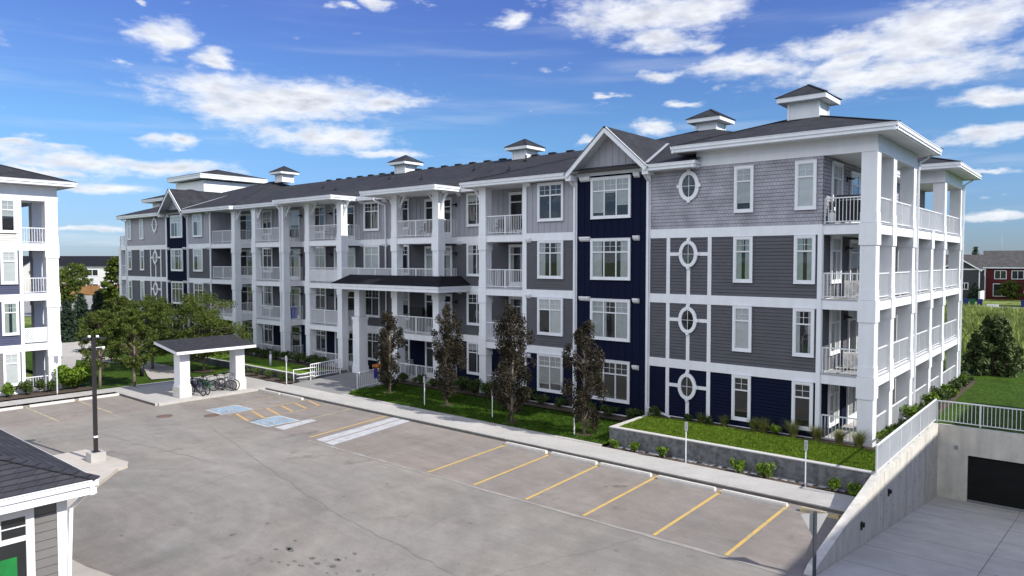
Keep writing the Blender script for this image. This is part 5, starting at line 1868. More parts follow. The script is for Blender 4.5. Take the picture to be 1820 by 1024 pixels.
for yj, zt_j in ((0.57, 0.58), (4.1, 0.57), (7.6, 0.56)):
    mb = MB(); mb.box(0.0, 0.004, yj, yj + 0.02, -3.2, zt_j); mb.build('joint', kerbface, RW)
mb = MB()
for yj in [0.2 + 0.9 * k for k in range(12)]:
    for zj in (-0.1, -0.9, -1.7): mb.tube([(0.0, yj, zj), (0.006, yj, zj)], 0.028, 8)
mb.build('tie_holes', kerbface, RW)
GWt = thing('garage_wall', 'concrete end wall of the ramp with a wide black garage door', 'wall', (4.4, 6.0, -2.75))
mb = MB()
mb.box(-3.1, -1.96, 0.0, 0.25, -0.3, 3.27); mb.box(-1.96, 2.9, 0.0, 0.25, 2.06, 3.27); mb.box(2.9, 3.3, 0.0, 0.25, -0.3, 3.27)
mb.build('wall_body', concwall, GWt)
mb = MB()
for k in range(5): mb.box(-1.96, 2.9, 0.14, 0.2, -0.02 + k * 0.42, -0.02 + (k + 1) * 0.42 - 0.004)
mb.box(-1.96, 2.9, 0.10, 0.139, 0.0, 0.09, 1)
mb.build('garage_door', [garage, galv], GWt)
mb = MB(); mb.box(-2.46, -2.34, -0.06, 0.0, 2.28, 2.42); mb.build('camera_box', galv, GWt)
EW = MB()
for (ya, za), (yb_, zb) in zip(prof[:-1], prof[1:]):
    EW.face([(7.6, yb_ - 4.4, bot), (7.6, ya - 4.4, bot), (7.6, ya - 4.4, za), (7.6, yb_ - 4.4, zb)])
    EW.face([(7.86, ya - 4.4, bot), (7.86, yb_ - 4.4, bot), (7.86, yb_ - 4.4, zb), (7.86, ya - 4.4, za)])
    EW.face([(7.6, ya - 4.4, za), (7.86, ya - 4.4, za), (7.86, yb_ - 4.4, zb), (7.6, yb_ - 4.4, zb)])
tag(EW.build('ramp_wall', concwall), 'concrete wall on the far right side of the garage ramp', 'retaining wall')
rl = thing('guard_railing', 'white picket guard rail running along the ramp wall and over the garage door', 'railing', (1.17, -4.35, 0.58))
railing(rl, (0, 0), (0, 10.5), 0.02, 1.0, sp=0.13, name='rail_run', screen=False)
railing(rl, (0.05, 10.5), (6.6, 10.5), -0.01, 0.98, sp=0.145, name='rail_run')

# entry hand rails
h = thing('hand_rail', 'white picket rail on the left of the entry walk', 'railing', (-33.95, -2.75, -0.1))
railing(h, (0, 0), (0.55, 2.0), 0.0, 0.95, slope=0.2, name='rail_run')
h = thing('hand_rail', 'long white picket rail on the right of the entry walk, beside the front lawn', 'railing', (-28.65, -2.95, -0.15))
railing(h, (0, 0), (0.62, 3.0), 0.0, 1.0, slope=0.25, name='rail_run')
h = MB()
h.tube([(-34.1, -3.95, -0.29), (-34.1, -3.95, 0.60), (-33.95, -3.3, 0.62), (-33.75, -2.5, 0.66)], 0.035, 8)
h.tube([(-34.05, -3.75, 0.25), (-33.8, -2.55, 0.36)], 0.025, 8); h.tube([(-34.05, -3.75, 0.02), (-33.8, -2.55, 0.1)], 0.025, 8)
tag(h.build('hand_rail', metalw), 'plain white pipe hand rail at the sidewalk end of the entry ramp', 'railing')

# ------------------------------------------------------------------ plants
def leaf_cloud(centers, radii, n, size, seed, flat=0.0, elong=1.0, droop=0.0):
    """n small bent leaf quads spread over the given blobs; returns arrays"""
    rg = np.random.default_rng(seed)
    C_ = np.array(centers, float); Rr = np.array(radii, float)
    w = (Rr[:, 0] * Rr[:, 1] * Rr[:, 2]) ** 0.7
    idx = rg.choice(len(C_), n, p=w / w.sum())
    d = rg.normal(size=(n, 3)); d /= np.linalg.norm(d, axis=1)[:, None]
    r = rg.random(n) ** 0.42
    P = C_[idx] + d * Rr[idx] * r[:, None]
    nrm = rg.normal(size=(n, 3)) + d * 0.7 + np.array((0, 0, 0.35 + flat))
    nrm /= np.linalg.norm(nrm, axis=1)[:, None]
    t = rg.normal(size=(n, 3)); t[:, 2] -= droop
    t -= nrm * np.sum(t * nrm, axis=1)[:, None]; t /= np.linalg.norm(t, axis=1)[:, None]
    b = np.cross(nrm, t)
    s_ = size * (0.6 + 0.8 * rg.random(n))[:, None]
    V = np.empty((n, 4, 3))
    V[:, 0] = P - t * s_ * elong * 0.5
    V[:, 1] = P + b * s_ * 0.36 + nrm * s_ * 0.06
    V[:, 2] = P + t * s_ * elong * 0.5 - nrm * s_ * 0.08
    V[:, 3] = P - b * s_ * 0.36 + nrm * s_ * 0.06
    return V


def quads_obj(name, V, m, parent=None):
    n = len(V)
    me = bpy.data.meshes.new(name)
    me.vertices.add(n * 4); me.vertices.foreach_set('co', V.reshape(-1))
    me.loops.add(n * 4); me.loops.foreach_set('vertex_index', np.arange(n * 4, dtype=np.int32))
    me.polygons.add(n); me.polygons.foreach_set('loop_start', np.arange(0, n * 4, 4, dtype=np.int32)); me.polygons.foreach_set('loop_total', np.full(n, 4, dtype=np.int32))
    me.materials.append(m)
    me.update(calc_edges=True); me.validate()
    o = bpy.data.objects.new(name, me); COL.objects.link(o)
    if parent is not None: o.parent = parent
    return o


def tree(label, loc, h, w, kind, seed, group, name='tree', leaves=4200, size=0.13, trunk_h=0.9, lean=0.0):
    r = random.Random(seed)
    t = thing(name, label, 'tree', loc, r.uniform(0, 6), group)
    tr = MB()
    cs, rs = [], []
    bk = bark
    if kind == 'column':                        # narrow upright crown with a broken outline
        tr.tube([(0, 0, -0.1), (0.02, 0.01, h * 0.3), (-0.03, 0.02, h * 0.6), (0.0, 0, h * 0.9)], [0.075, 0.06, 0.04, 0.012], 8)
        for k in range(64):
            f = k / 63
            z = trunk_h + (h - trunk_h) * f
            prof = (0.6 + 0.4 * min(1, f / 0.2)) * (1 if f < 0.74 else max(0.35, 1 - (f - 0.74) / 0.42)) 
            a = r.uniform(0, 6.28); q = w / 2 * prof * r.uniform(0.2, 1.05)
            x, y = q * cos(a), q * sin(a)
            cs.append((x, y, z)); s_ = r.uniform(0.13, 0.36) * (0.6 + 0.5 * prof) * w / 2.0
            rs.append((s_, s_, s_ * r.uniform(1.1, 2.0)))
            tr.tube([(0, 0, max(trunk_h * 0.8, z - 0.6)), (x * 0.6, y * 0.6, z - 0.15), (x, y, z + 0.1)], [0.025, 0.014, 0.005], 5)
        V = leaf_cloud(cs, rs, leaves, size, seed, elong=1.3)
        m = leafp
    elif kind == 'round':
        tr.tube([(0, 0, -0.1), (0.03, 0.0, trunk_h), (0.0, 0.05, h * 0.6), (0, 0, h * 0.85)], [0.10, 0.085, 0.05, 0.012], 8)
        for k in range(120):
            u = r.uniform(-1, 1); a = r.uniform(0, 6.28); q = r.uniform(0.3, 1.08)
            hz = (h - trunk_h) / 2
            z = trunk_h + hz * (1 + u * 0.93)
            rad = w / 2 * math.sqrt(max(0.04, 1 - (u * 0.95) ** 2)) * (1.08 if u < 0 else 0.92)
            x, y = rad * q * cos(a), rad * q * sin(a)
            s_ = r.uniform(0.055, 0.13) * w
            cs.append((x, y, z)); rs.append((s_, s_, s_ * r.uniform(0.6, 1.0)))
            tr.tube([(0, 0, max(trunk_h * 0.9, z - 0.45 * rad - 0.3)), (x * 0.55, y * 0.55, z - 0.12), (x, y, z)], [0.018, 0.012, 0.004], 4)
        V = leaf_cloud(cs, rs, leaves, size, seed, elong=1.35, droop=0.3)
        m = leafg
    tr.build('trunk', bk if kind != 'column' else bark, t)
    quads_obj('crown', V, m, t)
    return t


def conifer(label, loc, h, w, seed, group, name='spruce_tree', m=None, shape='spruce', n=5200, size=0.16):
    r = random.Random(seed)
    t = thing(name, label, 'tree', loc, r.uniform(0, 6), group)
    tr = MB(); tr.tube([(0, 0, -0.1), (0, 0, h * 0.5), (0, 0, h * 0.97)], [0.03 * h, 0.02 * h, 0.004 * h], 8)
    cs, rs = [], []
    if shape == 'spruce':
        k = 0
        z = 0.08 * h
        while z < h * 0.98:
            rad = w / 2 * (1 - z / h) ** 0.85 + 0.06
            nb = max(4, int(7 * rad + 4))
            for j in range(nb):
                a = 2 * pi * j / nb + r.uniform(-0.3, 0.3) + k
                q = rad * r.uniform(0.75, 1.1)
                for f in (0.4, 0.75, 1.0):
                    cs.append((q * f * cos(a), q * f * sin(a), z - q * f * 0.22 + 0.08))
                    rs.append((0.12 * h * (0.35 + 0.4 * (1 - z / h)), ) * 2 + (0.05 * h * 0.6,))
                tr.tube([(0, 0, z), (q * cos(a), q * sin(a), z - q * 0.22)], [0.012, 0.004], 4)
            z += h * 0.055; k += 0.5
    else:                                        # broad bushy pine with upturned branch ends
        for k in range(60):
            f = r.random() ** 0.8
            z = 0.1 * h + 0.88 * h * f
            rad = w / 2 * (1 - f * 0.72) * r.uniform(0.55, 1.05)
            a = r.uniform(0, 6.28)
            x, y = rad * cos(a), rad * sin(a)
            cs.append((x, y, z)); rs.append((0.075 * w, 0.075 * w, 0.10 * w))
            cs.append((x * 0.6, y * 0.6, z - 0.12)); rs.append((0.08 * w, 0.08 * w, 0.07 * w))
            tr.tube([(0, 0, max(0.1, z - 0.5 * rad)), (x * 0.6, y * 0.6, z - 0.15), (x, y, z)], [0.04, 0.025, 0.008], 5)
    tr.build('trunk', barkd, t)
    V = leaf_cloud(cs, rs, n, size, seed, elong=2.2)
    quads_obj('crown', V, m or needl, t)
    return t


def shrub(label, loc, h, w, seed, group, m=None, n=700, size=0.09, name='shrub', cat='shrub'):
    r = random.Random(seed)
    t = thing(name, label, cat, loc, r.uniform(0, 6), group)
    cs, rs = [], []
    st = MB()
    for k in range(12):
        a = r.uniform(0, 6.28); q = w / 2 * r.uniform(0.1, 0.75); z = h * r.uniform(0.3, 0.8)
        cs.append((q * cos(a), q * sin(a), z)); rs.append((w * 0.2, w * 0.2, h * 0.26))
        st.tube([(0, 0, -0.03), (q * cos(a) * 0.6, q * sin(a) * 0.6, z * 0.6), (q * cos(a), q * sin(a), z)], [0.012, 0.009, 0.004], 4)
    st.build('stems', barkd, t)
    quads_obj('foliage', leaf_cloud(cs, rs, n, size, seed, elong=1.3), m or leafm, t)
    return t


def blades(n, h, w, seed, lean=0.6, wd=0.014):
    rg = np.random.default_rng(seed)
    V = []
    for k in range(n):
        a = rg.random() * 6.28; b0 = rg.random() * w * 0.18; hh = h * rg.uniform(0.55, 1.1); out_ = lean * h * rg.uniform(0.1, 1.0) ** 1.0
        dx, dy = cos(a), sin(a); px_, py_ = -dy * wd / 2, dx * wd / 2
        pts = []
        for f in (0, 0.35, 0.7, 1.0):
            rr_ = b0 + out_ * f ** 2.0
            pts.append((dx * rr_, dy * rr_, hh * (f - 0.28 * lean * f ** 3)))
        for i in range(3):
            s0, s1 = 1 - 0.28 * i, 1 - 0.28 * (i + 1)
            A, B_ = pts[i], pts[i + 1]
            V.append([(A[0] - px_ * s0, A[1] - py_ * s0, A[2]), (A[0] + px_ * s0, A[1] + py_ * s0, A[2]), (B_[0] + px_ * s1, B_[1] + py_ * s1, B_[2]), (B_[0] - px_ * s1, B_[1] - py_ * s1, B_[2])])
    return np.array(V)


def grass_tuft(label, loc, h, w, seed, group, tan=0.3, n=150):
    t = thing('ornamental_grass', label, 'grass clump', loc, 0, group)
    quads_obj('blades', blades(n, h, w, seed, 0.55), grassl, t)
    if tan: quads_obj('dry_blades', blades(int(n * tan), h * 0.95, w, seed + 1, 0.75), grasst, t)
    return t


# front lawn: four purple trees
tree('smallest purple-leaved columnar tree, beside the railing of the entry walk', (-26.1, -2.5, -0.13), 4.7, 1.75, 'column', 5, 'purple columnar trees on the front lawn', 'columnar_tree', 10500, 0.08, 0.55)
tree('slim purple-leaved columnar tree standing in front of the canopy end, second from the entry', (-20.85, -2.9, -0.15), 5.3, 1.7, 'column', 12, 'purple columnar trees on the front lawn', 'columnar_tree', 11000, 0.08, 0.65)
tree('widest purple-leaved columnar tree, in front of the balcony next to the grey windows', (-15.6, -3.5, -0.2), 5.75, 2.1, 'column', 23, 'purple columnar trees on the front lawn', 'columnar_tree', 14000, 0.08, 0.55)
tree('purple-leaved columnar tree before the navy bay, nearest the raised lawn wall', (-11.4, -3.3, -0.17), 5.1, 1.7, 'column', 34, 'purple columnar trees on the front lawn', 'columnar_tree', 11000, 0.08, 0.5)
rings = MB()
for x, y in ((-26.1, -2.5), (-20.85, -2.9), (-15.6, -3.5), (-11.4, -3.3)):
    z = zl(x, y)
    rings.face([(x + 0.42 * cos(k * pi / 7), y + 0.42 * sin(k * pi / 7), zl(x, y + 0.42 * sin(k * pi / 7)) + 0.02) for k in range(14)])
rings.face([(-43.2 + 0.9 * cos(k * pi / 7), -5.5 + 0.7 * sin(k * pi / 7), -0.19) for k in range(14)])
struct('planting_bed', rings, mulch)

# green trees between the two buildings
GG = 'young green trees between the buildings'
tree('round green tree with slim pale trunk standing nearest the white building corner', (-41.95, -12.9, -0.26), 5.0, 2.6, 'round', 41, GG, 'broadleaf_tree', 13000, 0.085, 1.2)
tree('round green tree beside the black path bollard', (-41.0, -11.2, -0.26), 5.0, 2.6, 'round', 52, GG, 'broadleaf_tree', 13000, 0.085, 1.2)
tree('wide green tree with mulch ring rising behind the bike shelter', (-43.2, -5.5, -0.22), 5.7, 5.6, 'round', 63, GG, 'broadleaf_tree', 24000, 0.09, 1.1)
tree('green tree by the curving path, between the bollard tree and the shelter tree', (-47.2, -7.4, -0.2), 5.4, 4.6, 'round', 74, GG, 'broadleaf_tree', 18000, 0.09, 1.1)
tree('small green tree at the far building corner', (-58.0, -5.5, -0.2), 5.0, 3.4, 'round', 85, GG, 'broadleaf_tree', 8000, 0.13, 1.1)

SP = 'young spruces beyond the path'
conifer('leftmost dark spruce, half hidden by the white building', (-72.2, -5.0, -0.25), 4.1, 2.4, 3, SP)
conifer('tallest dark spruce, standing between the other two', (-73.9, -3.1, -0.25), 4.7, 2.7, 4, SP)
conifer('slim dark spruce nearest the long building', (-78.7, 0.2, -0.25), 4.7, 2.4, 5, SP)
conifer('bushy dark green pine on the lawn edge beyond the garage ramp', (1.3, 24.5, 0.35), 3.7, 3.9, 9, None, 'pine_tree', pinel, 'pine', 7000, 0.16)

# background trees left
BGL = 'trees along the far road'
tree('dark broad tree by the far road, left of the cedar fence', (-114.3, 7.6, -0.4), 6.9, 4.6, 'round', 101, BGL, 'broadleaf_tree', 5200, 0.34, 1.2)
tree('light green tree in front of the far townhouses', (-143.5, 19.3, -0.4), 7.6, 5.4, 'round', 102, BGL, 'broadleaf_tree', 2600, 0.34, 2.6)
tree('tall dark tree showing beside the left corner of the long building', (-107.7, 13.4, -0.4), 8.8, 4.2, 'round', 103, BGL, 'broadleaf_tree', 4200, 0.4, 1.5)
tree('tree near the far end of the cedar fence, low and dense', (-113.5, 14.2, -0.4), 3.7, 4.2, 'round', 104, BGL, 'broadleaf_tree', 3600, 0.32, 0.8)
# background right
tree('round bush-like tree hiding part of the red house', (-9.2, 149.0, -0.1), 3.6, 4.2, 'round', 111, None, 'broadleaf_tree', 2600, 0.34, 0.3)
tree('dark tree beside the red house at the edge of view', (-4.2, 149.0, -0.1), 9.0, 4.5, 'round', 112, None, 'broadleaf_tree', 3400, 0.4, 1.0)
conifer('narrow dark spruce rising above the far grey roofs', (-20.0, 185.0, -0.1), 11.5, 3.8, 13, None, 'spruce_tree', needl, 'spruce', 2400, 0.4)
conifer('small dark cedar between the charcoal and red houses', (-15.0, 146.0, -0.2), 3.3, 2.6, 14, None, 'cedar_tree', needl, 'spruce', 2000, 0.25)
tag(MB().tube([(-15.0, 190.0, 0), (-14.9, 190, 9), (-15.0, 190, 16.5)], [0.12, 0.08, 0.02], 6).build('flag_mast', galv), 'thin bare mast standing above the red house roof', 'mast')

# planting
OG = 'ornamental grasses along the raised lawn'
ogs = [(-7.0, 0.55, 0.8, 0.1), (-5.9, 0.6, 0.8, 0.2), (-4.55, 0.7, 0.9, 0.15), (-4.15, 0.75, 0.95, 0.35), (-2.9, 0.85, 0.8, 0.35), (-1.95, 0.75, 0.8, 1.1), (-1.1, 0.8, 0.7, 0.3), (-0.35, 0.85, 0.8, 0.5), (0.55, 0.85, 0.8, 0.3)]
txt = ['short clump of grass at the blank wall left of the first tall navy-floor window', 'grass clump below the left ground-floor window of the navy wall', 'tall grass clump right of the left ground-floor window', 'fullest grass clump mid-wall between the two ground-floor windows',
       'spreading grass clump left of the right ground-floor window', 'tan dry grass clump under the right ground-floor window', 'round grass clump at the white corner board by the patio', 'arching grass clump in front of the patio rail', 'grass clump at the foot of the corner column']
for k, ((x, h, w, tn), tx) in enumerate(zip(ogs, txt)):
    grass_tuft(tx, (x, -0.42 - (0.1 if k > 6 else 0), 0.46), h, w, 200 + k * 3, OG, tn, 300)
for k, (x, y, h, w, tx) in enumerate([(-9.3, -0.4, 0.45, 0.9, 'low dark shrub in the corner of the raised lawn by the downspout'), (-7.6, -0.4, 0.35, 0.6, 'little shrub under the lowest oval window'), (-6.55, -0.45, 0.4, 0.6, 'small round shrub right of the lowest oval window'), (-3.65, -0.5, 0.5, 0.7, 'pale small shrub touching the fullest grass clump')]):
    shrub(tx, (x, y, 0.46), h, w, 240 + k, 'small shrubs on the raised lawn', leafm if k != 3 else leafb, 500, 0.07)
bp_ = [(-9.35, 0.42, 0.6, 'small plant at the left end of the bed below the streaked wall'), (-8.35, 0.45, 0.65, 'second plant from the left in the bed below the streaked wall'), (-7.0, 0.5, 0.7, 'bright plant left of the first sign post in the wall-foot bed'),
       (-3.75, 0.55, 0.75, 'leafy plant in the middle of the wall-foot bed'), (-2.75, 0.65, 0.9, 'largest plant of the wall-foot bed'), (-0.35, 0.5, 0.7, 'plant just right of the second sign post in the wall-foot bed'), (0.4, 0.5, 0.75, 'last plant of the wall-foot bed beside the ramp wall')]
for k, (x, h, w, tx) in enumerate(bp_):
    shrub(tx, (x, -3.98, -0.38), h, w * 0.85, 260 + k, 'plants in the bed below the raised lawn wall', leafb, 420, 0.08)
hedge = [(-27.4, 'left-hand low shrub at the portico foot'), (-25.9, 'low shrub in front of the ground-floor patio rail, near the first purple tree'), (-24.6, 'dark low shrub under the second canopy column'), (-23.4, 'low shrub below the recessed ground-floor window'), (-22.2, 'dense green shrub left of the last balcony column'),
         (-21.2, 'dense green shrub at the foot of the last balcony column'), (-20.0, 'dense green shrub in front of the last patio rail'), (-18.8, 'green shrub right behind the widest purple tree'), (-17.3, 'green shrub at the white board beside the last patio'), (-16.2, 'shrub below the double ground-floor window'), (-15.0, 'low shrub at the right of the double ground-floor window'), (-13.2, 'low shrub under the triple ground-floor window, left part'), (-11.9, 'low shrub under the triple ground-floor window, right part'), (-10.6, 'dark shrub in the corner by the raised lawn wall')]
for k, (x, tx) in enumerate(hedge):
    big = 5 <= k + 1 <= 9
    shrub(tx, (x, -0.35 if x > -17.6 else -0.28, 0.1), 0.85 if big else 0.55, 1.25 if big else 1.0, 300 + k, 'shrubs along the front wall', leafm, 800 if big else 520, 0.10)
for k, (x, y, tx) in enumerate([(-40.6, -3.95, 'low shrub in the bed left of the far shelter pillar'), (-38.6, -3.95, 'low shrub in the bed just behind the far shelter pillar'), (-37.0, -3.95, 'green shrub between the far pillar and the entry ramp'), (-35.3, -4.0, 'last green shrub of the bed before the entry ramp')]):
    shrub(tx, (x, y, -0.26), 0.6, 0.9, 330 + k, 'shrubs in the bed behind the shelter', leafm, 520, 0.09)
for k in range(9):
    shrub(['dark hedge plant below the balconies left of the portico, at the portico end', 'hedge plant second from the portico, below the balconies', 'hedge plant below the middle column of the balconies left of the portico', 'hedge plant in front of the balcony rail behind the white bollard', 'dark hedge plant just left of the white bollard', 'hedge plant under the balcony corner left of the white bollard', 'hedge plant seen between the shelter pillars, right part', 'hedge plant seen between the shelter pillars, middle', 'hedge plant farthest from the portico'][k],
          (-36.2 - k * 1.45, -0.4, 0.22), 0.75, 1.4, 350 + k, 'hedge along the balconies left of the portico', leafm, 620, 0.11)
shrub('large bright green bush at the corner of the white building', (-42.55, -14.1, -0.24), 1.5, 2.5, 371, None, leafb, 2600, 0.16)
for k, (y, w, tx) in enumerate([(-15.7, 1.2, 'clipped round bush below the lowest balcony of the white building'), (-16.75, 0.9, 'small clipped bush under the beige-cornered window'), (-17.75, 1.1, 'clipped bush left of the small one, cut by the photo edge'), (-19.0, 1.1, 'clipped bush outside the left edge of the view')]):
    if k < 3: shrub(tx, (-42.55, y, -0.22), 0.85, w, 380 + k, 'clipped bushes along the white building', leafm if k != 2 else leafb, 900, 0.10)
# bed along the east side
for k in range(14):
    shrub(['shrub at the corner column on the ramp side', 'leafy shrub behind the guard rail, nearest the corner', 'tall leafy shrub under the first east balcony', 'leafy shrub by the lower end of the east downspout', 'dense shrub just past the east downspout', 'dense shrub below the third east column', 'dark shrub under the east balconies, halfway back', 'wide shrub under the recessed east balconies', 'wide shrub past the recessed east balconies', 'shrub below the rear east block, near end', 'shrub below the rear east block, middle', 'pale shrub below the rear east block, far end', 'tan-tipped shrub at the far east corner', 'last shrub past the far east corner'][k],
          (0.36 + 0.08 * (k % 3), 0.9 + k * 1.5, 0.44), 0.6 + 0.3 * (k in (3, 4, 6, 7)), 0.8 + 0.2 * (k % 2), 400 + k, 'shrubs along the east side', leafm if k % 3 else leafb, 620, 0.11)

# tall grass of the open field behind
rg = np.random.default_rng(77)
NF = 15000
fx_ = rg.uniform(-22, 14, NF); fy_ = 33 + 79 * rg.random(NF) ** 0.8
VV = []
for k in range(NF):
    hh = rg.uniform(0.35, 0.9) * (1 + 0.5 * sin(fx_[k] * 0.35) * cos(fy_[k] * 0.22)); 
    for j in range(2):
        a = rg.random() * 6.28; ww = rg.uniform(0.05, 0.14)
        dx, dy = cos(a) * ww, sin(a) * ww; lx, ly = rg.normal() * 0.22, rg.normal() * 0.22
        x, y = fx_[k] + rg.normal() * 0.1, fy_[k] + rg.normal() * 0.1
        VV.append([(x - dx, y - dy, -0.45), (x + dx, y + dy, -0.45), (x + dx * 0.3 + lx, y + dy * 0.3 + ly, -0.45 + hh), (x - dx * 0.3 + lx, y - dy * 0.3 + ly, -0.45 + hh)])
o = quads_obj('tall_grass', np.array(VV), tallg); o['kind'] = 'stuff'
tag(o, 'tall uneven yellow-green grass filling the field behind the building', 'grass')

# short grass standing on the sunlit lawns close to the lot
def turf(name, x0, x1, y0, y1, zf, n, m, seed, label):
    rg = np.random.default_rng(seed)
    x = rg.uniform(x0, x1, n); y = rg.uniform(y0, y1, n)
    V = np.empty((n, 4, 3))
    a = rg.random(n) * 6.28; w = rg.uniform(0.012, 0.03, n); h = rg.uniform(0.03, 0.075, n)
    z = np.array([zf(p, q) for p, q in zip(x, y)]) - 0.005
    lx, ly = rg.normal(size=n) * 0.02, rg.normal(size=n) * 0.02
    for k, (s_, f) in enumerate(((-1, 0), (1, 0), (0.3, 1), (-0.3, 1))):
        V[:, k, 0] = x + s_ * w * np.cos(a) + f * lx; V[:, k, 1] = y + s_ * w * np.sin(a) + f * ly; V[:, k, 2] = z + f * h
    o = quads_obj(name, V, m); o['kind'] = 'stuff'; tag(o, label, 'grass')


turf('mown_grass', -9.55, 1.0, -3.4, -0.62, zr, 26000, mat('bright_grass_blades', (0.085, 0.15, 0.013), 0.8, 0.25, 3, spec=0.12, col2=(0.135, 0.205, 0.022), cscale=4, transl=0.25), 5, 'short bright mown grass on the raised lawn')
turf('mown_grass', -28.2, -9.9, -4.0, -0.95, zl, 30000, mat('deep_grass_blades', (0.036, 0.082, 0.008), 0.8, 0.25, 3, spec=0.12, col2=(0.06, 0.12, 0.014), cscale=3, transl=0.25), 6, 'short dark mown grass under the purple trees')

# ------------------------------------------------------------------ furniture of the lot
LP = thing('lamp_post', 'tall dark square lamp post on a concrete footing at the island tip', 'street lamp', (-24.36, -19.38, -0.32))
mb = MB(); mb.prism([(-0.28, -0.28), (0.28, -0.28), (0.28, 0.28), (-0.28, 0.28)], -0.1, 0.36); mb.build('footing', conc, LP)
mb = MB(); mb.box(-0.065, 0.065, -0.065, 0.065, 0.36, 5.0); mb.box(-0.13, 0.13, -0.13, 0.13, 0.36, 0.39); mb.box(-0.075, 0.075, -0.075, 0.075, 4.98, 5.02); mb.build('pole', polem, LP)
for dx, dy in ((0.16, 0.22), (-0.16, -0.22)):
    mb = MB(); mb.beam((0, 0, 4.93), (dx, dy, 4.98), 0.06, 0.06); mb.box(dx - 0.13, dx + 0.13, dy - 0.11, dy + 0.11, 4.97, 5.02)
    f = mb.build('lamp_head', polem, LP)
    mb = MB(); mb.tube([(dx * 0.55, dy * 0.55, 5.03), (dx * 0.55, dy * 0.55, 5.12)], [0.065, 0.05], 10); mb.build('photocell', ledw, f)
mb = MB(); mb.beam((0.04, 0.06, 4.62), (0.18, 0.26, 4.64), 0.03, 0.03); mb.tube([(0.2, 0.29, 4.54), (0.2, 0.29, 4.66)], [0.05, 0.065], 10); mb.build('camera', ledw, LP)
mb = MB(); mb.box(-0.069, 0.069, -0.069, 0.069, 0.95, 1.03); mb.build('band_sticker', white, LP)


def sign_post(label, loc, h, rz=0.0, board=(0.30, 0.45), m=None, name='sign_post', group='parking sign posts'):
    t = thing(name, label, 'sign post', loc, rz, group)
    mb = MB(); mb.box(-0.022, 0.022, -0.022, 0.022, -0.1, h - 0.05); mb.build('post', m or metalw, t)
    mb = MB(); mb.box(-board[0] / 2, board[0] / 2, -0.045, -0.03, h - board[1], h); mb.box(-0.05, 0.05, -0.03, 0.03, h - board[1] - 0.02, h - 0.1); mb.build('sign_panel', flash, t)
    if group and h < 1.8:
        mb = MB(); mb.box(-board[0] / 2 + 0.02, board[0] / 2 - 0.02, -0.049, -0.0452, h - 0.12, h - 0.05); mb.box(-board[0] / 2 + 0.03, board[0] / 2 - 0.03, -0.049, -0.0452, h - 0.30, h - 0.16); mb.build('sign_mark', galv, t)
    return t


sg = [(-21.9, -3.55, -0.2, 1.62, 'sign post on the front lawn between the first and second purple trees'), (-17.0, -3.4, -0.2, 1.5, 'sign post just left of the widest purple tree'), (-11.75, -3.6, -0.23, 1.62, 'sign post just left of the purple tree before the navy bay'),
      (-5.88, -4.15, -0.28, 1.62, 'white sign post in the wall-foot bed, middle of the streaked wall'), (-1.2, -4.15, -0.28, 1.64, 'white sign post in the wall-foot bed near the ramp wall'), (-34.3, -4.35, -0.28, 1.85, 'slim sign post at the sidewalk end of the entry ramp'), (-41.6, -15.4, -0.25, 2.3, 'slim sign post in front of the bright bush')]
for k, (x, y, z, h, tx) in enumerate(sg):
    sign_post(tx, (x, y, z), h, 0.35 + (0.15 if k % 2 else 0) if k < 6 else 0.5, (0.12, 0.36) if k < 6 else (0.3, 0.4))
YS = thing('yield_sign', 'triangular sign seen from behind on a dark steel post by the ramp wall', 'sign', (1.34, -11.35, -0.62), 0.75)
mb = MB(); mb.box(-0.035, 0.035, -0.035, 0.035, 0.0, 1.92); mb.tube([(0, 0, 0), (0, 0, 0.10)], [0.11, 0.05], 10); mb.build('post', mat('dark_steel', (0.09, 0.10, 0.115), 0.5, 0.1, 4, metal=0.4), YS)
mb = MB(); mb.prism([(0, 0), (0, 0)][:0] or [(-0.32, 0.04), (0.32, 0.04), (0.32, 0.05), (-0.32, 0.05)], 0, 0) if False else None
mb.v = []; mb.f = []; mb.m = []; mb.sm = []
tri = [(-0.37, 1.85), (0.37, 1.85), (0.03, 1.24), (-0.03, 1.24)]
mb.face([(x, 0.05, z) for x, z in tri]); mb.face([(x, 0.04, z) for x, z in reversed(tri)])
for (xa, za), (xb, zb) in zip(tri, tri[1:] + tri[:1]): mb.face([(xa, 0.04, za), (xb, 0.04, zb), (xb, 0.05, zb), (xa, 0.05, za)])
mb.build('sign_panel', mat('bare_aluminium', (0.42, 0.43, 0.43), 0.5, 0.08, 3), YS)

ws = MB()
ws.box(-1.14, 1.14, -0.09, 0.09, 0.0, 0.10); ws.box(-1.13, 1.13, -0.065, 0.065, 0.10, 0.135)
ws.box(-1.15, -1.10, -0.092, 0.092, 0.03, 0.07); ws.box(1.10, 1.15, -0.092, 0.092, 0.03, 0.07)
wsm = ws.mesh('wheel_stop', stopm)
WS = [(-12.4, -6.35, 0, 'long pale wheel stop in the stall nearest the white crosswalk bars'), (-9.85, -6.35, 0, 'pale wheel stop in the near row, facing the left corner of the streaked wall'), (-7.35, -6.38, 0, 'pale wheel stop of the near-row stall with the oil stain'), (-4.75, -6.4, 0, 'pale wheel stop in the stall facing the middle of the streaked wall'), (-2.2, -6.42, 0, 'pale wheel stop in the stall second from the ramp wall'),
      (-33.0, -6.35, 0, 'wheel stop in the corner stall by the far shelter pillar'), (-30.6, -6.35, 0, 'wheel stop of the accessible stall near the entry ramp'), (-39.4, -13.85, pi / 2, 'wheel stop in the side stall next to the bike slab'), (-39.4, -16.35, pi / 2, 'wheel stop in the side stall second from the bike slab'), (-39.4, -18.95, pi / 2, 'wheel stop in the side stall at the photo edge')]
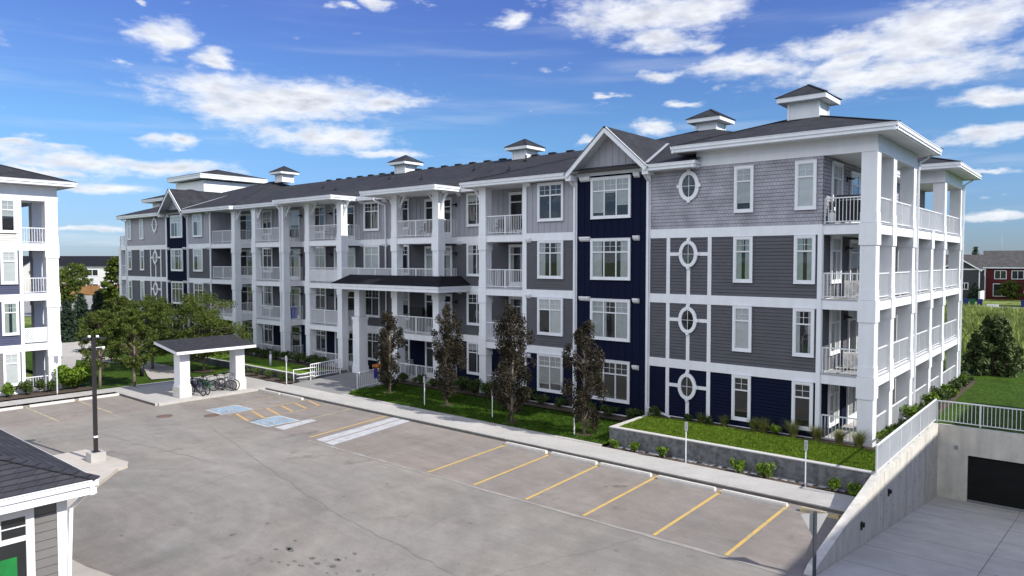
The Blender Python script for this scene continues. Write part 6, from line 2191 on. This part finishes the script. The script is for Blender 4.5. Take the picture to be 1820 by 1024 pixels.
for x, y, rz, tx in WS:
    o = bpy.data.objects.new('wheel_stop', wsm); COL.objects.link(o); o.location = (x, y, GZ + 0.005); o.rotation_euler = (0, 0, rz); tag(o, tx, 'wheel stop', 'concrete wheel stops')
mb = MB(); mb.box(-0.7, 0.5, -0.09, 0.09, 0.0, 0.10); mb.box(-0.69, 0.49, -0.065, 0.065, 0.10, 0.13)
o = mb.build('wheel_stop', yelfade, None, (0.1, -6.45, GZ + 0.005)); tag(o, 'short yellow-painted wheel stop beside the ramp wall', 'wheel stop', 'concrete wheel stops')
for x, y, tx in ((-31.25, -13.6, 'round rusty manhole lid out in the lane'), (-29.5, -11.9, 'round rusty manhole lid beside the blue accessible square')):
    mb = MB(); mb.tube([(0, 0, 0.0), (0, 0, 0.012)], 0.36, 20); mb.torus((0, 0, 0.008), (0, 0, 1), 0.38, 0.012, 24, 5); tag(mb.build('manhole_cover', rust, None, (x, y, GZ + 0.004)), tx, 'manhole cover')
bo = thing('bollard_light', 'short white bollard light on the lawn left of the entry ramp', 'bollard', (-39.6, -2.3, 0.17))
MB().tube([(0, 0, 0), (0, 0, 0.85)], 0.09, 12).build('post', metalw, bo); mb = MB(); mb.tube([(0, 0, 0.85), (0, 0, 1.02)], 0.075, 12); mb.tube([(0, 0, 1.02), (0, 0, 1.08)], [0.10, 0.07], 12); mb.build('lamp_cap', galv, bo)
bo = thing('bollard_light', 'short black bollard light beside the curving path', 'bollard', (-44.6, -9.25, -0.24))
MB().tube([(0, 0, 0), (0, 0, 0.85)], 0.13, 12).build('post', black, bo); mb = MB(); mb.tube([(0, 0, 0.85), (0, 0, 0.98)], 0.11, 12); mb.tube([(0, 0, 0.98), (0, 0, 1.05)], [0.14, 0.12], 12); mb.build('lamp_cap', ledw, bo)
mb = MB(); mb.tube([(0, 0, 0), (0, 0, 0.5), (0, 0, 0.62), (0, 0, 0.66)], [0.26, 0.40, 0.42, 0.38], 16); tag(mb.build('flower_pot', orangepot, None, (-30.9, 0.55, 0.10)), 'big round orange flower pot by the entrance portico', 'flower pot')
mb = MB()
for k in range(4): mb.box(-0.02 + 0.003 * k, 0.02 + 0.003 * k, -0.12 + 0.06 * k, -0.06 + 0.06 * k, -0.55 - 0.05 * (k % 2), 0.06)
tag(mb.build('cloth', bluecloth, None, (-28.36, -1.75, 0.98)), 'blue cloth hung over the white entry railing', 'cloth')

# ------------------------------------------------------------------ things kept on the balconies
def ac_unit(label, loc, rz):
    t = thing('air_conditioner', label, 'air conditioner', loc, rz, 'air conditioner units on the corner balconies')
    mb = MB(); mb.box(-0.42, 0.42, -0.16, 0.16, 0.06, 0.72); mb.build('casing', acm, t)
    mb = MB()
    mb.torus((-0.1, -0.165, 0.39), (0, 1, 0), 0.25, 0.008, 22, 5)
    for k in range(3): mb.torus((-0.1, -0.165, 0.39), (0, 1, 0), 0.06 + 0.06 * k, 0.004, 18, 4)
    for k in range(7): mb.box(0.22, 0.40, -0.168, -0.16, 0.14 + k * 0.08, 0.17 + k * 0.08)
    mb.build('fan_grille', flash, t)
    mb = MB(); mb.box(-0.36, -0.3, -0.15, 0.15, 0, 0.06); mb.box(0.3, 0.36, -0.15, 0.15, 0, 0.06); mb.build('foot', black, t)
    return t


ac_unit('cream air conditioner on the third-floor corner balcony', (-1.2, 1.9, 6.25), 0.3)
ac_unit('cream air conditioner on the second-floor corner balcony, above the ground patio', (-1.2, 1.9, 3.2), 0.3)
t = thing('grill', 'black covered barbecue grill on the top-floor corner balcony', 'grill', (-1.15, 0.95, 9.3), 0.1)
mb = MB(); mb.box(-0.55, 0.55, -0.26, 0.26, 0.12, 0.72); mb.build('cart', black, t)
mb = MB(); mb.box(-0.62, 0.62, -0.30, 0.30, 0.72, 0.95); mb.tube([(-0.55, 0, 0.95), (0.55, 0, 0.95)], 0.27, 14); mb.build('hood', black, t)
mb = MB(); mb.tube([(-0.4, -0.33, 0.98), (0.4, -0.33, 0.98)], 0.02, 8); mb.build('handle', galv, t)
t = thing('propane_tank', 'white gas bottle standing left of the covered grill', 'gas bottle', (-1.78, 0.45, 9.3))
mb = MB(); mb.tube([(0, 0, 0.03), (0, 0, 0.1), (0, 0, 0.42), (0, 0, 0.5)], [0.12, 0.15, 0.15, 0.07], 14); mb.build('body', white, t); mb = MB(); mb.torus((0, 0, 0.56), (0, 0, 1), 0.1, 0.015, 14, 5); mb.tube([(0, 0, 0.48), (0, 0, 0.6)], 0.02, 8); mb.build('collar', white, t)


def chair(label, loc, rz, m, group='balcony chairs'):
    t = thing('patio_chair', label, 'chair', loc, rz, group)
    mb = MB(); mb.box(-0.26, 0.26, -0.26, 0.26, 0.38, 0.45); mb.build('seat', m, t)
    mb = MB(); mb.beam((0, 0.24, 0.45), (0, 0.34, 0.92), 0.5, 0.05, 0, (0, 1, 0)); mb.build('backrest', m, t)
    for x in (-0.23, 0.23):
        for y in (-0.23, 0.23): mb = MB(); mb.box(x - 0.02, x + 0.02, y - 0.02, y + 0.02, 0, 0.38); mb.build('leg', m, t)
        mb = MB(); mb.box(x - 0.03, x + 0.03, -0.26, 0.28, 0.62, 0.66); mb.build('armrest', m, t)
    return t


chair('dark chair on the top balcony beside the grey double window, left one', (-20.1, 0.8, 9.3), 0.4, wicker)
chair('dark chair on the top balcony beside the grey double window, right one', (-18.9, 0.95, 9.3), -0.5, wicker)
chair('dark chair behind the railing of the top balcony above the entry canopy', (-26.6, 0.9, 9.3), 0.3, wicker)
chair('dark chair on the second-floor balcony under the entry canopy', (-25.6, 0.9, 3.2), -0.3, black)
chair('dark chair on the top balcony left of the sunlit column', (-36.8, 0.9, 9.3), 0.2, wicker)
chair('dark low chair on the top balcony farther left, by the open side', (-42.4, 1.0, 9.3), -0.9, black)
mb = MB(); mb.box(-0.55, 0.55, -0.08, 0.08, 0.0, 1.15); mb.box(-0.6, 0.6, -0.12, 0.12, 1.15, 1.6); mb.box(-0.3, 0.3, -0.18, 0.18, -0.0, 0.08)
tag(mb.build('covered_grill', black, None, (-27.3, 0.85, 3.2)), 'tall black covered shape on the second-floor balcony under the canopy', 'grill')
for x, y, z, w, tx in ((-34.55, 0.35, 6.25, 0.9, 'blue cloth hung inside the third-floor balcony rail near the canopy'), (-41.6, 1.0, 3.2, 0.7, 'blue cloth hung inside the second-floor balcony rail behind the shelter')):
    mb = MB()
    for k in range(8): mb.box(-0.03 - 0.01 * (k % 2), 0.0 - 0.01 * (k % 2), k * w / 8, (k + 1) * w / 8 - 0.004, 0.12, 0.98)
    tag(mb.build('cloth', bluecloth, None, (x + 0.33 if z > 5 else -41.57, 0.55, z)), tx, 'cloth')
t = thing('patio_umbrella', 'closed taupe patio umbrella standing on the ground-floor east patio', 'umbrella', (-0.38, 8.3, 0.42))
mb = MB(); mb.tube([(0, 0, 0), (0, 0, 2.5)], 0.022, 8); mb.tube([(0, 0, 0), (0, 0, 0.08)], 0.25, 14); mb.build('pole', galv, t)
mb = MB(); mb.tube([(0, 0, 0.75), (0.02, 0, 0.95), (0, 0.02, 1.5), (0, 0, 2.1), (0, 0, 2.48)], [0.30, 0.26, 0.19, 0.2, 0.03], 11); mb.build('canopy', umbr, t)
for k, (y, z) in enumerate(((11.0, 3.2),)):
    chair('dark chair on the second-floor east balcony behind the middle column', (-1.2, 8.9, 3.2), 1.2, black)

# ------------------------------------------------------------------ far houses
def house(label, loc, rz, w, d, hw, pitch, wallm, roofm_, wins, gable='side', name='house', trimw=True, group=None):
    """front faces local -y; wins: (x, z, w, h)"""
    t = thing(name, label, 'house', loc, rz, group)
    mb = MB(); mb.box(-w / 2, w / 2, 0, d, -0.5, hw)
    if gable == 'front':
        for y in (0, d): mb.face([(-w / 2, y, hw), (w / 2, y, hw), (0, y, hw + w / 2 * pitch)])
    else:
        for x in (-w / 2, w / 2): mb.face([(x, 0, hw), (x, d, hw), (x, d / 2, hw + d / 2 * pitch)])
    mb.build('wall', wallm, t)
    mb = MB(); o_ = 0.45
    if gable == 'front':
        for s_ in (-1, 1):
            mb.face([(s_ * (w / 2 + o_), -o_, hw - o_ * pitch + .05), (0, -o_, hw + w / 2 * pitch + .05), (0, d + o_, hw + w / 2 * pitch + .05), (s_ * (w / 2 + o_), d + o_, hw - o_ * pitch + .05)])
    else:
        for y0_, y1_ in ((-o_, d / 2), (d + o_, d / 2)):
            mb.face([(-w / 2 - o_, y0_, hw - o_ * pitch + .05), (w / 2 + o_, y0_, hw - o_ * pitch + .05), (w / 2 + o_, y1_, hw + d / 2 * pitch + .05), (-w / 2 - o_, y1_, hw + d / 2 * pitch + .05)])
    mb.build('roof', roofm_, t)
    tm = MB()
    if trimw:
        if gable == 'front':
            for s_ in (-1, 1): tm.beam((s_ * (w / 2 + o_), -o_, hw - o_ * pitch - .08), (0, -o_, hw + w / 2 * pitch - .08), 0.08 + .004 * s_, 0.26)
            tm.box(-w / 2, w / 2, -0.06, -0.01, hw - 0.15, hw + 0.1)
        else:
            tm.box(-w / 2 - o_, w / 2 + o_, -o_ - 0.04, -o_ + 0.02, hw - o_ * pitch - 0.22, hw - o_ * pitch + 0.03)
        for x in (-w / 2, w / 2): tm.box(x - 0.1, x + 0.1, -0.07, 0.06, -0.3, hw)
        tm.build('trim', white, t)
    for x, z, ww, hh in wins:
        f = MB(); b = 0.13
        f.box(x - ww / 2 - b, x + ww / 2 + b, -0.07, -0.0, z - b, z); f.box(x - ww / 2 - b, x + ww / 2 + b, -0.07, 0, z + hh, z + hh + b)
        f.box(x - ww / 2 - b, x - ww / 2, -0.07, 0, z, z + hh); f.box(x + ww / 2, x + ww / 2 + b, -0.07, 0, z, z + hh); f.box(x - 0.05, x + 0.05, -0.06, 0, z, z + hh)
        o = f.build('window', white, t)
        p_ = MB(); p_.face([(x - ww / 2, -0.02, z), (x + ww / 2, -0.02, z), (x + ww / 2, -0.02, z + hh), (x - ww / 2, -0.02, z + hh)]); p_.face([(x - ww / 2, -0.008, z), (x + ww / 2, -0.008, z), (x + ww / 2, -0.008, z + hh), (x - ww / 2, -0.008, z + hh)], 1)
        p_.build('pane', [glass, glass_dark], o)
    return t


house('two-storey dark red house with long grey-brown roof and white windows', (-7.4, 153.0, -0.2), 0.11, 13.2, 9, 6.9, 0.72, redsid, roofgrey, [(-3.9, 4.2, 1.9, 1.6), (-0.9, 4.2, 1.9, 1.6), (-3.6, 0.5, 2.9, 2.5), (1.0, 1.6, 1.2, 1.0)])
house('charcoal house with white-trimmed front gable beside the red house', (-17.9, 147.0, -0.2), 0.14, 7.0, 10, 6.2, 0.65, housedk, roofgrey, [(0.9, 2.0, 1.1, 1.2), (-1.8, 4.3, 1.1, 1.2)], 'front')
house('far grey-roofed house behind the gap between charcoal and red houses', (-17.5, 172.0, -0.2), 0.1, 16, 9, 6.3, 0.7, housedk, roofgrey, [(2.2, 4.4, 2.0, 1.3), (-1.5, 4.4, 1.6, 1.3)])
house('dark house with front gable glimpsed between the east balconies', (-27.0, 142.0, -0.2), 0.16, 8.0, 10, 6.0, 0.65, housebr, roofgrey, [(1.5, 4.0, 1.4, 1.3), (-1.5, 1.2, 1.4, 1.3)], 'front')
house('small red garage at the right edge beside the lane', (-1.6, 126.0, -0.2), 0.05, 6.0, 6, 2.7, 0.6, redsid, roofgrey, [], 'side', 'garage')
tag(MB().box(-13.6, -13.3, 140, 146, -0.3, 1.6).build('garden_wall', housewh), 'pale wall beside the charcoal house', 'wall')
vx, vy = 0.764, 0.645
RT = math.atan2(0.645, 0.764)
house('long white townhouse row with dark roof beyond the cedar fence', (-181.0, 36.5, -0.4), RT, 30, 11, 7.0, 0.42, housewh, roofdark, [(x, z, ww, hh) for x in (-12, -6.5, -1, 4.5, 10.5) for z, ww, hh in ((4.6, 2.7, 1.4), (0.6, 2.7, 1.9))], 'side', 'townhouse', False)
house('second dark-roofed townhouse row farther left behind the white building', (-205.0, 14.0, -0.4), RT, 32, 11, 7.0, 0.42, housewh, roofdark, [(x, z, 2.4, 1.4) for x in (-12, -6, 0, 6, 12) for z in (4.6, 1.0)], 'side', 'townhouse', False)
house('long dark-roofed building far beyond the left corner of the apartments', (-150.0, 66.0, -0.4), RT, 30, 11, 6.8, 0.42, housedk, roofdark, [(x, z, 2.4, 1.4) for x in (-12, -6, 0, 6, 12) for z in (4.6, 1.0)], 'side', 'townhouse', False)
t = thing('wooden_fence', 'brown cedar board fence in front of the far townhouses', 'fence', (-178.5, 37.0, -0.4), RT)
mb = MB()
rf = random.Random(2)
k = -15.0
while k < 13:
    w_ = 0.28; mb.box(k, k + w_ - 0.015, -0.03, 0.03 , 0.05, 2.15 + rf.uniform(-0.02, 0.02)); k += w_
mb.build('board_panel', woodf, t)
for j in range(10):
    mb = MB(); mb.box(-15 + j * 3.1 - 0.08, -15 + j * 3.1 + 0.08, -0.12, 0.0, 0, 2.3); mb.build('post', woodf, t)
mb = MB(); mb.box(-15, 13, -0.05, -0.031, 2.15, 2.26); mb.build('top_rail', woodf, t)
mb = MB(); mb.box(-0.9, 0.9, -0.03, 0.03, 0.3, 2.1); mb.box(-0.85, -0.75, -0.02, 0.02, -0.3, 0.3); mb.box(0.75, 0.85, -0.02, 0.02, -0.3, 0.3)
tag(mb.build('notice_board', white, None, (-174.0, 35.6, -0.1)), 'white board standing in front of the cedar fence', 'sign').rotation_euler = (0, 0, RT)
t = thing('brick_pillar', 'slim red brick pillar behind the corner of the white building', 'pillar', (-67.0, -9.0, -0.2))
mb = MB(); mb.box(-0.22, 0.22, -0.22, 0.22, 0, 2.6); mb.build('shaft', brickred, t); mb = MB(); mb.box(-0.28, 0.28, -0.28, 0.28, 2.6, 2.72); mb.build('cap', conc, t)


def bin_(label, loc, m):
    t = thing('wheelie_bin', label, 'bin', loc, 0.1, 'bins along the back lane')
    mb = MB()
    a, b = 0.36, 0.45
    i = len(mb.v); mb.v += [(-a, -a, 0.05), (a, -a, 0.05), (a, a, 0.05), (-a, a, 0.05), (-b, -b, 1.15), (b, -b, 1.15), (b, b, 1.15), (-b, b, 1.15)]
    for q in ((0, 3, 2, 1), (4, 5, 6, 7), (0, 1, 5, 4), (1, 2, 6, 5), (2, 3, 7, 6), (3, 0, 4, 7)): mb.f.append(q); mb.m.append(0); mb.sm.append(False)
    mb.build('body', m, t)
    mb = MB(); mb.box(-0.48, 0.48, -0.5, 0.48, 1.15, 1.22); mb.build('lid', m, t)
    mb = MB(); mb.tube([(-0.4, 0.4, 0.12), (0.4, 0.4, 0.12)], 0.12, 10); mb.build('wheels', rubber, t)


bin_('dark blue bin at the lane, leftmost of the three by the charcoal house', (-13.4, 122.5, -0.38), bluebin)
bin_('green bin between the two blue-toned bins', (-12.4, 122.5, -0.38), greenbin)
bin_('indigo bin at the right of the green one', (-11.3, 123.0, -0.38), purbin)
bin_('blue bin beside the red garage at the photo edge', (-4.8, 123.0, -0.38), bluebin)
mb = MB(); mb.box(-0.8, 0.8, -0.3, 0.3, 0.0, 0.55); mb.box(-0.85, 0.85, -0.35, 0.35, 0.55, 0.62)
tag(mb.build('utility_box', white, None, (-8.7, 117.0, -0.4)), 'white low box standing at the edge of the tall grass by the lane', 'utility box')

# unseen building added across the ramp to shade it; beige walls bounce light
NB = thing('apartment_building', 'unseen four-storey beige apartment building added to shade the garage ramp', 'building', (17.5, -16.0, 0.75))
mb = MB(); lap_wall(mb, Fr(0, 0, -pi / 2), -30, 30, -1.3, 11.2, 0.3, 0.02); mb.face([(0, -30, 0), (14, -30, 0), (14, -30, 11.2), (0, -30, 11.2)]); mb.face([(14, 30, 0), (0, 30, 0), (0, 30, 11.2), (14, 30, 11.2)]); mb.face([(14, -30, 0), (14, 30, 0), (14, 30, 11.2), (14, -30, 11.2)])
mb.build('wall', beige, NB)
for k in range(10):
    for i in range(4): window(NB, Fr(0, 0, -pi / 2), -26 + k * 5.6, 0.9 + i * 2.75, 'double', 'dark')
eave(NB, [(-0.6, -30.6), (14.6, -30.6), (14.6, 30.6), (-0.6, 30.6)], 11.6, closed=True, soff=[(-0.6, -30.6), (14.6, -30.6), (14.6, 30.6), (-0.6, 30.6)])
hip_roof(NB, -0.6, 14.6, -30.6, 30.6, 11.6, 0.2)
